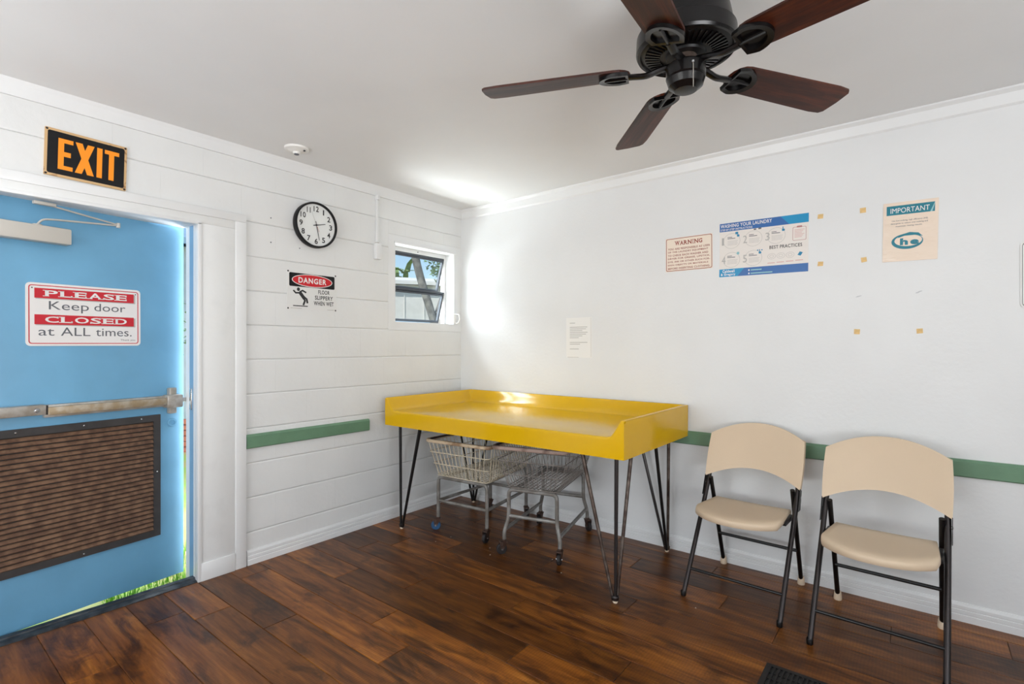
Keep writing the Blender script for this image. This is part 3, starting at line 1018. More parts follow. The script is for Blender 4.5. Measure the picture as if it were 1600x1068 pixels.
for k, (cu, cv) in enumerate(((.135, .34), (.39, .335), (.645, .33), (.135, .69), (.39, .69))):
    cx, cy = uv(cu, cv)
    bm = B(); band(bm, ell(cx + .006, cy, .047, .045), ell(cx + .006, cy, .0455, .0435), t + .0003)
    fin(bm, 'step_ring', M['pale_ink'], po, recalc=False)
    fin(text(B(), str(k + 1), cx - .050, cx - .050 + (.012 if k == 0 else .022), cy - .022, cy + .022, t + .0005, 0.0), 'step_number', M['pale_ink'], po)
    pr('step_heading', po, M['grey_ink'], [rect(cx - .018, cx + .008, cy + .021, cy + .0245), rect(cx - .018, cx + .026, cy + .013, cy + .0168)], t + .0005)
    pr('step_text', po, M['pale_ink'], [rect(cx - .018, cx + .04 - .004 * (j % 2), cy - .001 - j * .0075, cy + .0006 - j * .0075) for j in range(4)], t + .0005)
    ix, iy = cx + .042, cy + .036
    bm = B()
    z = t + .0006
    if k in (0, 2, 4):
        flat(bm, rrect(.014, .012, .003, ix, iy - .008), z)
        flat(bm, rrect(.0045, .018, .002, ix - .002, iy + .002), z + .0001)
        if k == 0:
            flat(bm, rrect(.016, .014, .002, ix - .008, iy + .008), z + .0002)
        if k == 4:
            flat(bm, rrect(.008, .006, .002, ix - .012, iy + .006), z); flat(bm, rrect(.008, .006, .002, ix + .010, iy + .006), z)
        fin(bm, 'hand_icon', M['icon'], po, recalc=False)
    elif k == 1:
        flat(bm, rrect(.014, .008, .002, ix - .028, iy + .016), z); flat(bm, rrect(.016, .009, .002, ix - .002, iy + .018), z)
        fin(bm, 'card_icon', M['grey_ink'], po, recalc=False)
    else:
        flat(bm, rrect(.014, .016, .005, ix, iy), z)
        fin(bm, 'washer_icon', M['pale_teal'], po, recalc=False)
cx, cy = uv(.905, .335)
bm = B(); band(bm, rrect(.066, .074, .006, cx, cy), rrect(.062, .07, .005, cx, cy), t + .0003)
flat(bm, rrect(.026, .009, .003, cx, cy + .038), t + .0005)
fin(bm, 'clipboard_icon', M['mauve'], po, recalc=False)
pr('clipboard_text', po, M['pink_ink'], [rect(cx - .024, cx + .024 - .006 * (j % 3), cy + .02 - j * .008, cy + .023 - j * .008) for j in range(6)], t + .0004)
for k, cu in enumerate((.61, .71, .81)):
    cx, cy = uv(cu, .69)
    bm = B(); band(bm, ell(cx, cy, .021, .016, 28), ell(cx, cy, .0196, .0146, 28), t + .0003)
    band(bm, ell(cx, cy, .011, .008, 20), ell(cx, cy, .0096, .0066, 20), t + .0003)
    fin(bm, 'practice_icon', M['pale_ink'], po, recalc=False)
cx, cy = uv(.915, .685)
pr('tag_icon', po, M['icon'], [[(cx - .013, cy - .006), (cx + .002, cy - .012), (cx + .013, cy + .006), (cx - .002, cy + .012)]], t + .0005)
pr('practice_text', po, M['pink_ink'], [ur(.565 + .1 * k, .80 - .004 * k, .645 + .1 * k, .815 - .004 * k) for k in range(4)], t + .0004)

# IMPORTANT notice in a plastic sleeve
t = 0.003
im = plate('important_notice', (3.054, 0.0, 1.851), 'back', 0.215, 0.293, 0.002, t, M['sleeve'], 'cream IMPORTANT notice with teal header in a glossy sleeve', 'notice', radians(-1.0))
pr('header', im, M['teal'], [rect(-.094, .094, .084, .130)], t + .0003)
pr('header_corner', im, M['pale_teal'], [[(.076, .084), (.084, .084), (.094, .122), (.094, .130)]], t + .0005)
fin(text(B(), 'IMPORTANT', -.078, .074, .093, .118, t + .0006, 0.0), 'lettering', M['sign_white'], im)
for s, a, b, yy in (('Use low-sudsing, high efficiency (HE)', -.072, .068, .054), ('detergents to reduce over-sudsing and', -.076, .068, .040), ('maximize rinsing results', -.056, .046, .026)):
    fin(text(B(), s, a, b, yy - .004, yy + .005, t + .0003, 0.012), 'lettering', M['grey_ink'], im)
bm = B()
band(bm, ell(-.010, -.050, .062, .038), ell(-.006, -.046, .054, .028), t + .0003)
fin(bm, 'emblem_ring', M['teal'], im, recalc=False)
pr('emblem_swoosh', im, M['teal'], [[(-.05, -.032), (-.02, -.022), (.02, -.022), (.05, -.030), (.034, -.012), (.0, -.006), (-.03, -.014)]], t + .0004)
fin(text(B(), 'he', -.038, .036, -.068, -.034, t + .0005, 0.05), 'emblem_letters', M['teal'], im)

# paper note
t = 0.0012
no = plate('paper_note', (1.172, 0.0, 1.344), 'back', 0.212, 0.288, 0, t, M['paper'], 'white typed paper note on the plaster wall above the yellow table', 'paper', radians(0.2))
ln = [(-.075, -.03, .105)] + [(-.075, x, .075 - i * .0125) for i, x in enumerate((.07, .06, .03, .072, .06, .03, .0))] + [(-.075, .07, -.035), (-.075, .01, -.047), (-.075, 0, -.082)]
pr('typed_lines', no, M['pale_ink'], [rect(a, b, y_ - .0022, y_ + .0022) for a, b, y_ in ln], t + .0003)
pr('sleeve_edge', no, M['pale_ink'], [rect(.098, .1, -.14, .14), rect(-.095, .0, -.143, -.1405)], t + .0003)

# tape squares
for (x, z, lab) in ((2.674, 1.981, 'tan tape square beside the top right corner of the laundry poster'), (2.863, 1.983, 'tan tape square beside the header of the IMPORTANT notice'),
                    (2.674, 1.726, 'tan tape square beside the bottom right corner of the laundry poster'), (2.867, 1.728, 'tan tape square beside the bottom edge of the IMPORTANT notice'),
                    (2.837, 1.359, 'tan tape square low on the wall above the gap between the two chairs'), (3.092, 1.358, 'tan tape square low on the wall straight below the IMPORTANT notice')):
    s = 0.0125
    bm = prism(B(), [(-s * random.uniform(.9, 1.1), -s), (s, -s * random.uniform(.8, 1.1)), (s * random.uniform(.9, 1.1), s), (-s, s * random.uniform(.85, 1.1))], 0, .0012)
    o = fin(bm, 'tape_square', M['tape'])
    o.matrix_world = Matrix.Translation((x, 0, z)) @ Matrix.Rotation(pi / 2, 4, 'X') @ Matrix.Rotation(random.uniform(-.1, .1), 4, 'Z')
    tag(o, lab, 'tape', 'tape squares left on the plaster wall')
for (x, z, w, h) in ((2.843, 1.541, .012, .003), (2.852, 1.543, .006, .002), (3.084, 1.546, .009, .003), (3.093, 1.551, .010, .003)):
    bm = flat(B(), ell(0, 0, w, h, 10), .0003)
    o = fin(bm, 'scuff_mark', M['smudge'], wb, recalc=False)
    o.matrix_local = Matrix.Translation((x, 0, z)) @ Matrix.Rotation(pi / 2, 4, 'X') @ Matrix.Rotation(.3, 4, 'Z')
for (y, z) in ((-1.655, 2.062), (-1.655, 1.914), (-1.47, 1.905)):
    fin(lathe(B(), [(0, .003), (.003, .0025), (.004, 0)], (0, y, z), 8, 'x'), 'nail', M['grey_ink'], wl)
# plate at the edge of the wall
rs = plate('wall_plate', (3.548, 0.0, 1.602), 'back', 0.212, 0.298, 0.02, 0.004, M['plate_white'], 'white blank rounded sign plate on the plaster wall above the rail', 'sign')
bm = B(); band(bm, rrect(.200, .286, .017), rrect(.196, .282, .015), .0043)
fin(bm, 'border', M['grey_ink'], rs, recalc=False)
screws(rs, [(sx * .09, sy * .133) for sx in (-1, 1) for sy in (-1, 1)], .005, .004, M['ink'])

# ------------------------------------------------------------------ yellow table
TX0, TX1, TY0, TY1, TB, TS, TT = 0.128, 1.965, -0.902, -0.016, 0.727, 0.832, 0.920
tb = empty('folding_table', ((TX0 + TX1) / 2, (TY0 + TY1) / 2, 0))
tag(tb, 'yellow laminate laundry folding table with raised lip on black hairpin legs', 'table')
ox, oy = tb.location.x, tb.location.y
lip = [(0, TT - .003), (0.004, TT), (0.016, TT), (0.022, TT - .006), (0.040, TT - .034), (0.054, TT - .056), (0.062, TT - .067), (0.070, TT - .076), (0.080, TT - .083), (0.092, TT - .0868), (0.106, TS)]


def lipz(d):
    if d >= lip[-1][0]:
        return TS
    for (a, b), (c, e) in zip(lip, lip[1:]):
        if d <= c:
            return b + (e - b) * (d - a) / (c - a)


ds = [q[0] for q in lip]
xs_ = [TX0 + d for d in ds] + [TX0 + .4, TX0 + .8, TX1 - .8, TX1 - .4] + [TX1 - d for d in reversed(ds)]
ER = .011
ys_ = [TY0 + ER * (1 - cos(radians(q))) for q in (0, 22, 45, 67, 90)] + [TY0 + .2, TY0 + .5] + [TY1 - d for d in reversed(ds)]
bm = B()
g = {}
for i, x in enumerate(xs_):
    for j, y in enumerate(ys_):
        z = lipz(min(x - TX0, TX1 - x, TY1 - y))
        f = y - TY0
        if f < ER:
            z -= ER - sqrt(max(0, ER * ER - (ER - f) ** 2))
        g[i, j] = bm.verts.new((x - ox, y - oy, z))
for i in range(len(xs_) - 1):
    for j in range(len(ys_) - 1):
        bm.faces.new((g[i, j], g[i + 1, j], g[i + 1, j + 1], g[i, j + 1]))
# split the quads on the mitres along the right diagonal
fin(bm, 'tray_top', M['yellow'], tb, smooth=True, angle=40)
# aprons
poly = [(TX0, TB), (TX1, TB)] + [(TX1 - d, z - .012) for d, z in lip] + [(TX0 + d, z - .012) for d, z in reversed(lip)]
bm = B()
a = [bm.verts.new((x - ox, TY0 + .0005 - oy, z + 0.001)) for x, z in poly]
b = [bm.verts.new((x - ox, TY0 + .02 - oy, z + 0.001)) for x, z in poly]
bm.faces.new(a); bm.faces.new(b[::-1])
for i in range(len(poly)):
    k = (i + 1) % len(poly)
    bm.faces.new((a[i], a[k], b[k], b[i]))
fin(bm, 'front_apron', M['yellow'], tb)
bx('side_apron', M['yellow'], tb, TX0 - ox, TX0 + .018 - ox, TY0 + .02 - oy, TY1 - oy, TB, TT - .004)
bx('side_apron', M['yellow'], tb, TX1 - .018 - ox, TX1 - ox, TY0 + .02 - oy, TY1 - oy, TB, TT - .004)
bx('back_apron', M['yellow'], tb, TX0 + .018 - ox, TX1 - .018 - ox, TY1 - .014 - oy, TY1 - oy, TB, TT - .004)
bx('underside_board', M['dark_rim'], tb, TX0 + .018 - ox, TX1 - .018 - ox, TY0 + .02 - oy, TY1 - .014 - oy, 0.785, 0.80)


def hairpin(fx, fy, sx, sy, ms):
    """foot position, directions towards the middle of the table"""
    e = empty('leg', (fx - ox, fy - oy, 0)); e.parent = tb
    top = 0.785
    tops = [(-0.01 * sx, -0.005 * sy), (0.205 * sx, 0.0), (0.0, 0.20 * sy)]
    feet = [(-0.004 * sx, -0.004 * sy), (0.010 * sx, -0.003 * sy), (-0.003 * sx, 0.010 * sy)]
    for (a, b), (c, d), m_ in zip(tops, feet, ms):
        bm = B()
        tube(bm, [(c, d, 0.012), (a, b, top)], [0.0084, 0.0108], 10)
        fin(bm, 'rod', m_, e, smooth=True)
    fin(lathe(B(), [(0, 0), (.011, 0), (.013, .006), (.012, .016), (0, .018)], seg=14), 'foot_cap', M['cap'], e, smooth=True)
    bm = B(); lathe(bm, [(.018, .014), (.02, .03), (.016, .036), (0, .036)], seg=12)
    fin(bm, 'weld_collar', ms[0], e, smooth=True)
    return e


BM, RM = M['black_metal'], M['rust_metal']
hairpin(0.232, -0.838, 1, 1, (BM, BM, BM))
hairpin(1.895, -0.855, -1, 1, (M['chair_metal'], RM, RM))
hairpin(1.852, -0.072, -1, -1, (RM, M['chair_metal'], BM))
hairpin(0.215, -0.075, 1, -1, (BM, BM, BM))

# ------------------------------------------------------------------ wire laundry carts
def caster(parent, x, y, wheel_m, yaw, zt, r=0.033):
    c = empty('caster', (x, y, 0)); c.parent = parent; c.rotation_euler = (0, 0, yaw)
    off = 0.018
    bm = B()
    lathe(bm, [(0, -.011), (r * .55, -.011), (r * .9, -.011), (r, -.007), (r, .007), (r * .9, .011), (r * .55, .011), (0, .011)], (off, 0, r), 22, 'y')
    fin(bm, 'wheel', wheel_m, c, smooth=True)
    bm = B()
    for s in (-1, 1):
        pts = [(off - .008, r - .004), (off + .008, r - .004), (off + .016, zt - .012), (-.016, zt - .012)]
        a = [bm.verts.new((p, s * .013, q)) for p, q in pts]
        b = [bm.verts.new((p, s * .016, q)) for p, q in pts]
        bm.faces.new(a); bm.faces.new(b[::-1])
        for i in range(4):
            bm.faces.new((a[i], a[(i + 1) % 4], b[(i + 1) % 4], b[i]))
    box(bm, -.018, .03, -.017, .017, zt - .014, zt - .006)
    lathe(bm, [(.014, zt - .006), (.014, zt + .004), (0, zt + .004)], seg=12)
    fin(bm, 'fork', M['caster'], c)
    fin(lathe(B(), [(0, -.019), (.005, -.019), (.005, .019), (0, .019)], (off, 0, r), 10, 'y'), 'axle', M['steel'], c)


def cart(label, loc, rz, wf, wr, dep, zt, rimz, flare, wire_m, rim_m, kink, blue, n_front, n_side, frame_r=0.0125):
    """front at local y = -dep/2"""
    t = empty('laundry_cart', loc, rz)
    tag(t, label, 'laundry cart', 'wire laundry carts under the yellow table')
    fr = empty('frame', (0, 0, 0)); fr.parent = t
    yf, yr = -dep / 2, dep / 2
    zc = 0.088
    k = kink
    lowz = 0.205
    for (yy, w, sg) in ((yf, wf / 2, -1), (yr, wr / 2, 1)):
        if k:
            path = [(-w - k, yy + sg * k * .6, zc), (-w - k, yy + sg * k * .6, 0.135), (-w, yy, 0.225), (-w, yy, zt), (w, yy, zt), (w, yy, 0.225), (w + k, yy + sg * k * .6, 0.135), (w + k, yy + sg * k * .6, zc)]
        else:
            path = [(-w, yy, zc), (-w, yy, zt), (w, yy, zt), (w, yy, zc)]
        bm = B(); tube(bm, fillet(path, 0.035, 5), frame_r, 10)
        fin(bm, 'frame_tube', M['grey_tube'], fr, smooth=True)
        bm = B(); tube(bm, [(-w, yy, lowz + (.03 if k else 0)), (w, yy, lowz + (.03 if k else 0))], frame_r * .9, 8)
        fin(bm, 'cross_bar', M['grey_tube'], fr, smooth=True)
    for s in (-1, 1):
        if k:
            p0, p1 = (s * (wf / 2 + k * .8), yf - k * .5, 0.15), (s * (wr / 2 + k * .8), yr + k * .5, 0.15)
        else:
            p0, p1 = (s * wf / 2, yf, lowz), (s * wr / 2, yr, lowz)
        bm = B(); tube(bm, [p0, p1], frame_r * .9, 8)
        fin(bm, 'side_bar', M['grey_tube'], fr, smooth=True)
        bm = B(); tube(bm, [(s * (wf / 2 - .03), yf, zt - .002), (s * (wr / 2 - .03), yr, zt - .002)], frame_r * .8, 8)
        fin(bm, 'basket_bearer', M['grey_tube'], fr, smooth=True)
        for (yy, w, sg, nm) in ((yf, wf / 2, -1, 0), (yr, wr / 2, 1, 1)):
            bl = blue and s == -1 and nm == 0
            caster(t, s * (w + k), yy + sg * k * .6, M['blue_rubber'] if bl else M['rubber'], (radians(215) if bl else radians(250 + 25 * s + 40 * nm)), 0.086)
    # basket
    bk = empty('basket', (0, 0, 0)); bk.parent = t
    z0 = zt + frame_r + 0.004
    z1 = rimz
    ff, fs, fb = flare
    bot = [(-wf / 2 - .012, yf - .012), (wf / 2 + .012, yf - .012), (wr / 2 + .012, yr + .012), (-wr / 2 - .012, yr + .012)]
    top = [(-wf / 2 - fs, yf - ff), (wf / 2 + fs, yf - ff), (wr / 2 + fs, yr + fb), (-wr / 2 - fs, yr + fb)]
    wr_ = 0.0024

    def wire(pts, r=wr_, closed=False):
        bm = B(); tube(bm, pts, r, 5, closed)
        fin(bm, 'wire', wire_m, bk, smooth=True)

    def lerp(a, b, t_):
        return tuple(p + (q - p) * t_ for p, q in zip(a, b))
    # rings
    for f in (0.0, 0.34, 0.68):
        ring = [lerp(b_, t_, f) + (z0 + (z1 - z0) * f,) for b_, t_ in zip(bot, top)]
        ring = fillet([lerp(ring[0], ring[1], .5)] + ring[1:] + [ring[0], lerp(ring[0], ring[1], .5)], .035, 4)[:-1]
        wire(ring, wr_ * 1.35, True)
    # uprights carried on under the floor
    for side in range(4):
        a, b = side, (side + 1) % 4
        nn = n_front if side in (0, 2) else n_side
        for i in range(1, nn):
            f = i / nn
            pb = lerp(bot[a], bot[b], f); pt = lerp(top[a], top[b], f)
            if side in (0, 1):
                ob, oa = (3, 2) if side == 0 else (0, 3)
                qb = lerp(bot[ob], bot[oa], f); qt = lerp(top[ob], top[oa], f)
                wire(fillet([pt + (z1,), pb + (z0,), qb + (z0,), qt + (z1,)], .02, 3))
    ring = [t_ + (z1,) for t_ in top]
    ring = fillet([lerp(ring[0], ring[1], .5)] + ring[1:] + [ring[0], lerp(ring[0], ring[1], .5)], .05, 5)[:-1]
    bm = B(); tube(bm, ring, 0.010, 8, True, flat=(0.8, 1.2))
    fin(bm, 'rim', rim_m, bk, smooth=True)
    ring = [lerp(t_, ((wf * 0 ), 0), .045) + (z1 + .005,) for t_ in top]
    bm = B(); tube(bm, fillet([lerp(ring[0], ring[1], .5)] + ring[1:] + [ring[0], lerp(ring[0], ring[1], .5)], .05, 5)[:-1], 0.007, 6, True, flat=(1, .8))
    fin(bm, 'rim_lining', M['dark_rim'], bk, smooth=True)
    return t


cart('cream wire laundry cart with straight legs and one blue caster under the table', (0.635, -0.395, 0), radians(5), 0.42, 0.33, 0.56, 0.37, 0.63, (.07, .066, .04), M['cream_wire'], M['cream_rim'], 0, True, 15, 19)
cart('grey wire laundry cart with kinked legs under the table beside the cream cart', (1.178, -0.392, 0), radians(14), 0.315, 0.30, 0.575, 0.398, 0.665, (.075, .085, .04), M['grey_wire'], M['pink_rim'], 0.024, False, 13, 20)

# ------------------------------------------------------------------ folding chairs
def folding_chair():
    t = empty('folding_chair', (0, 0, 0))
    W = 0.226
    for s in (-1, 1):
        path = [(s * W, -0.262, 0.012), (s * W, 0.088, 0.525), (s * (W - .006), 0.196, 0.765)]
        bm = B(); tube(bm, fillet(path, 0.12, 6), 0.0118, 12)
        fl = fin(bm, 'front_leg', M['chair_metal'], t, smooth=True)
        fin(lathe(B(), [(0, 0), (.0125, 0), (.0135, .004), (.0135, .022), (.012, .026)], (s * W, -0.267, 0), 14), 'leg_tip', M['dark_brace'], fl, smooth=True)
        bm = B(); tube(bm, [(s * (W - .022), 0.266, 0.03), (s * (W - .020), 0.068, 0.55)], 0.0112, 12)
        rl = fin(bm, 'rear_leg', M['dark_brace'], t, smooth=True)
        fin(lathe(B(), [(0, 0), (.017, 0), (.0185, .006), (.0165, .034), (.014, .044), (0, .044)], (s * (W - .022), 0.27, 0), 16), 'foot_cap', M['cap'], rl, smooth=True)
        # pivot plate and seat bracket
        bm = B()
        pl = [(0.03, 0.455), (0.072, 0.455), (0.105, 0.545), (0.075, 0.56)]
        a = [bm.verts.new((s * (W + .0125), y_, z_)) for y_, z_ in pl]
        b = [bm.verts.new((s * (W + .0155), y_, z_)) for y_, z_ in pl]
        bm.faces.new(a); bm.faces.new(b[::-1])
        for i in range(4):
            bm.faces.new((a[i], a[(i + 1) % 4], b[(i + 1) % 4], b[i]))
        fin(bm, 'pivot_plate', M['dark_brace'], t)
        bx('seat_bracket', M['dark_brace'], t, min(s * .188, s * .213), max(s * .188, s * .213), -0.09, 0.06, 0.408, 0.428, 0.003)
        fin(lathe(B(), [(0, -.004), (.006, -.003), (.007, 0), (.007, .016), (0, .018)] if s > 0 else [(0, .004), (.006, .003), (.007, 0), (.007, -.016), (0, -.018)], (s * W, 0.08, 0.515), 10, 'x'), 'rivet', M['steel'], t)
    bm = B(); tube(bm, [(-W + .024, 0.187, 0.205), (W - .024, 0.187, 0.205)], 0.0085, 10)
    fin(bm, 'rear_stretcher', M['dark_brace'], t, smooth=True)
    bm = B(); tube(bm, [(-W, -0.193, 0.118), (W, -0.193, 0.118)], 0.0075, 10)
    fin(bm, 'front_stretcher', M['dark_brace'], t, smooth=True)
    # seat: rounded front, shallow dish
    NU, NV = 20, 14
    def sp(u, v):                     # u -1..1 across, v 0 rear .. 1 front
        hw = 0.186 + 0.018 * v - 0.012 * max(0, v - .8) ** 2 * 25 * abs(u) ** 3
        yr = 0.108 - 0.004 * (1 - u * u)
        yf = -0.178 - 0.098 * (1 - abs(u) ** 2.2)
        y_ = yr + (yf - yr) * v
        z_ = 0.438 + 0.010 * v - 0.012 * (1 - u * u) * (1 - (2 * v - .9) ** 2) - 0.012 * max(0, v - .82) ** 2 / .0324
        return (u * hw, y_, z_)
    bm = B()
    up = {}; dn = {}; md = {}
    for i in range(NU + 1):
        for j in range(NV + 1):
            u = -1 + 2 * i / NU; v = j / NV
            p = Vector(sp(u, v))
            up[i, j] = bm.verts.new(p)
    cen = Vector((0, -0.05, 0))
    edge = [(i, 0) for i in range(NU)] + [(NU, j) for j in range(NV)] + [(i, NV) for i in range(NU, 0, -1)] + [(0, j) for j in range(NV, 0, -1)]
    for i in range(NU):
        for j in range(NV):
            bm.faces.new((up[i, j], up[i + 1, j], up[i + 1, j + 1], up[i, j + 1]))
    prev = [up[e] for e in edge]
    for (ex_, dz) in ((0.004, -.003), (0.006, -.010), (0.006, -.022), (0.002, -.030), (-.02, -.031)):
        cur = []
        for e in edge:
            p = up[e].co
            d = Vector((p.x, p.y + .05, 0)).normalized()
            cur.append(bm.verts.new(p + d * ex_ + Vector((0, 0, dz))))
        for k in range(len(edge)):
            q = (k + 1) % len(edge)
            bm.faces.new((prev[k], prev[q], cur[q], cur[k]))
        prev = cur
    bm.faces.new(prev)
    fin(bm, 'seat', M['beige'], t, smooth=True, angle=50)
    # backrest: arched panel bowed away from the sitter
    NU, NV = 24, 10
    def bp_(u, v):                    # v 0 bottom .. 1 top
        zb = 0.552 + 0.062 * (1 - u * u)
        zt_ = 0.782 + 0.068 * (1 - abs(u) ** 2.1)
        z_ = zb + (zt_ - zb) * v
        hw = 0.240 + 0.004 * sin(pi * v)
        y_ = 0.076 + (z_ - 0.55) * 0.44 + 0.040 * (1 - u * u)
        return Vector((u * hw, y_, z_))
    bm = B()
    fr_, bk_ = {}, {}
    for i in range(NU + 1):
        for j in range(NV + 1):
            u = -1 + 2 * i / NU; v = j / NV
            p = bp_(u, v)
            ed = min(1, (1 - abs(u)) * 14, v * 8, (1 - v) * 8)
            th_ = 0.006 + 0.006 * max(0, ed)
            fr_[i, j] = bm.verts.new(p + Vector((0, -th_ * .5, 0)))
            bk_[i, j] = bm.verts.new(p + Vector((0, th_ + (0.024 if abs(u) > .97 else 0), 0)))
    for i in range(NU):
        for j in range(NV):
            bm.faces.new((fr_[i, j], fr_[i, j + 1], fr_[i + 1, j + 1], fr_[i + 1, j]))
            bm.faces.new((bk_[i, j], bk_[i + 1, j], bk_[i + 1, j + 1], bk_[i, j + 1]))
    edge = [(i, 0) for i in range(NU)] + [(NU, j) for j in range(NV)] + [(i, NV) for i in range(NU, 0, -1)] + [(0, j) for j in range(NV, 0, -1)]
    for k in range(len(edge)):
        q = (k + 1) % len(edge)
        bm.faces.new((fr_[edge[k]], fr_[edge[q]], bk_[edge[q]], bk_[edge[k]]))
    fin(bm, 'backrest', M['beige'], t, smooth=True, angle=50)
    return t


def copy_tree(o, parent=None):
    c = o.copy(); COL.objects.link(c); c.parent = parent
    for ch in [x for x in o.children]:
        copy_tree(ch, c)
    return c


ch1 = folding_chair()
ch2 = copy_tree(ch1)
for o, loc, rz, lab in ((ch1, (2.374, -0.312, 0), -2.6, 'beige plastic folding chair with dark metal legs beside the yellow table'),
                        (ch2, (2.957, -0.402, 0), -2.6, 'beige plastic folding chair with dark metal legs below the IMPORTANT notice')):
    o.location = loc; o.rotation_euler = (0, 0, radians(rz))
    tag(o, lab, 'chair', 'folding chairs against the plaster wall')

# ------------------------------------------------------------------ ceiling fan
FX, FY, FZ = 2.512, -1.588, 2.165
fan = empty('ceiling_fan', (FX, FY, H))
tag(fan, 'dark bronze ceiling fan with five walnut blades', 'ceiling fan')
zo = FZ - H         # blade plane, local
fin(lathe(B(), [(0, 0), (.075, 0), (.075, -.02), (.06, -.05), (.05, -.06), (.05, -.08)], seg=36), 'canopy', M['bronze'], fan, smooth=True)
zt_, zb_ = -0.075, zo + .042
fin(lathe(B(), [(.03, zt_), (.10, zt_ - .004), (.125, zt_ - .02), (.132, zt_ - .045), (.142, zb_ + .062), (.150, zb_ + .054), (.152, zb_ + .008), (.148, zb_), (.140, zb_), (.136, zb_ + .006)], seg=56), 'motor_housing', M['bronze'], fan, smooth=True, angle=28)
vp = fin(lathe(B(), [(.1365, zb_ + .006), (.128, zb_ + .002), (.062, zb_ - .006), (.058, zb_ - .012), (0, zb_ - .012)], seg=56), 'vent_plate', M['bronze_in'], fan, smooth=True)
bm = B()
for k in range(44):
    a = 2 * pi * k / 44
    c, s = cos(a), sin(a)
    p = [(.078, -.0022), (.124, -.0034), (.124, .0034), (.078, .0022)]
    lo_ = [bm.verts.new((x * c - y_ * s, x * s + y_ * c, zb_ - .0075 + (.0075 if x > .1 else 0) - .003)) for x, y_ in p]
    hi_ = [bm.verts.new((x * c - y_ * s, x * s + y_ * c, zb_ + .004)) for x, y_ in p]
    bm.faces.new(lo_)
    for i in range(4):
        bm.faces.new((lo_[i], lo_[(i + 1) % 4], hi_[(i + 1) % 4], hi_[i]))
r_ = fin(bm, 'vent_ribs', M['bronze'], vp); r_['kind'] = 'stuff'
fin(lathe(B(), [(.034, zb_ - .012), (.034, zb_ - .04)], seg=24), 'neck', M['rust_metal'], fan, smooth=True)
zs_ = zb_ - .038
fin(lathe(B(), [(.0, zs_), (.054, zs_), (.060, zs_ - .006), (.060, zs_ - .040), (.057, zs_ - .043), (.058, zs_ - .046), (.052, zs_ - .066), (.034, zs_ - .080), (.0, zs_ - .084)], seg=40), 'switch_housing', M['bronze'], fan, smooth=True, angle=28)
ca = radians(-50)
px_, py_ = .061 * cos(ca), .061 * sin(ca)
bm = B(); tube(bm, [(px_, py_, zs_ - .022), (px_ * 1.04, py_ * 1.04, zs_ - .03), (px_ * 1.04, py_ * 1.04, zs_ - .098)], .0011, 6)
pcn = fin(bm, 'pull_chain', M['alu'], fan)
fin(lathe(B(), [(0, -.005), (.005, -.003), (.005, .003), (0, .005)], (px_, py_, zs_ - .021), 10), 'chain_eyelet', M['steel'], fan)
ba = None
for k in range(5):
    a = radians(59 + 72 * k)
    arm = empty('blade_arm', (0, 0, 0)); arm.parent = fan; arm.rotation_euler = (0, 0, a)
    if k == 0:
        bm = B()
        tube(bm, fillet([(.040, 0, zs_ + .004), (.085, 0, zs_ - .006), (.12, 0, zo - .014), (.175, 0, zo - .010)], .03, 4), [.013] * 12, 8, flat=(1.0, .65))
        bar = fin(bm, 'arm_bar', M['bronze'], arm, smooth=True)
        bm = B()
        out = []
        for i in range(25):
            th_ = pi * (i / 24) - pi / 2
            out.append((.176 + .095 * cos(th_) ** .8 if cos(th_) > 1e-6 else .176, .058 * sin(th_)))
        out = [(x, y_ * (0.7 + 0.3 * min(1, (x - .16) / .05))) for x, y_ in out]
        inn = [(.186 + (x - .178) * .72, y_ * .74) for x, y_ in out]
        n_ = len(out)
        for lvl in ((zo - .016, zo - .004),):
            A = [bm.verts.new((x, y_, lvl[0])) for x, y_ in out]; A2 = [bm.verts.new((x, y_, lvl[1])) for x, y_ in out]
            I = [bm.verts.new((x, y_, lvl[0] + .002)) for x, y_ in inn]; I2 = [bm.verts.new((x, y_, lvl[1])) for x, y_ in inn]
            for i in range(n_):
                q = (i + 1) % n_
                bm.faces.new((A[i], A[q], A2[q], A2[i])); bm.faces.new((I[i], I[q], I2[q], I2[i])); bm.faces.new((A[i], A[q], I[q], I[i]))
            bm.faces.new(A2)
        brk = fin(bm, 'blade_bracket', M['bronze'], arm, smooth=True)
        brk.rotation_euler = (radians(0), 0, 0)
        bm = B(); tube(bm, [(.178, 0, zo - .012), (.252, 0, zo - .012)], .005, 6)
        rib = fin(bm, 'bracket_rib', M['bronze'], arm)
        # blade outline
        L0, L1 = .170, .660
        pts = []
        for i in range(9):
            th_ = pi / 2 + pi * i / 8
            pts.append((L0 + .05 + .05 * cos(th_), .056 * sin(th_)))
        pts += [(L0 + .2, -.060), (L1 - .055, -.066), (L1 - .012, -.062), (L1, -.050), (L1 + .004, 0.0), (L1, .050), (L1 - .012, .062), (L1 - .055, .066), (L0 + .2, .060)]
        bm = prism(B(), pts, zo - .0035, zo + .0035)
        bl0 = fin(bm, 'blade', M['blade'], fan)
        proto = (bar, brk, rib)
        bl = bl0
    else:
        for q in proto:
            c = q.copy(); COL.objects.link(c); c.parent = arm
        bl = bl0.copy(); COL.objects.link(bl); bl.parent = fan
    # pitch about the blade's own axis, then turn round the hub
    bl.matrix_local = Matrix.Rotation(a, 4, 'Z') @ Matrix.Translation((0, 0, zo)) @ Matrix.Rotation(radians(-12), 4, 'X') @ Matrix.Translation((0, 0, -zo))
    for q in arm.children:
        if q.name.startswith('bl') or q.name.startswith('brack'):
            q.matrix_local = Matrix.Translation((0, 0, zo)) @ Matrix.Rotation(radians(-12), 4, 'X') @ Matrix.Translation((0, 0, -zo))

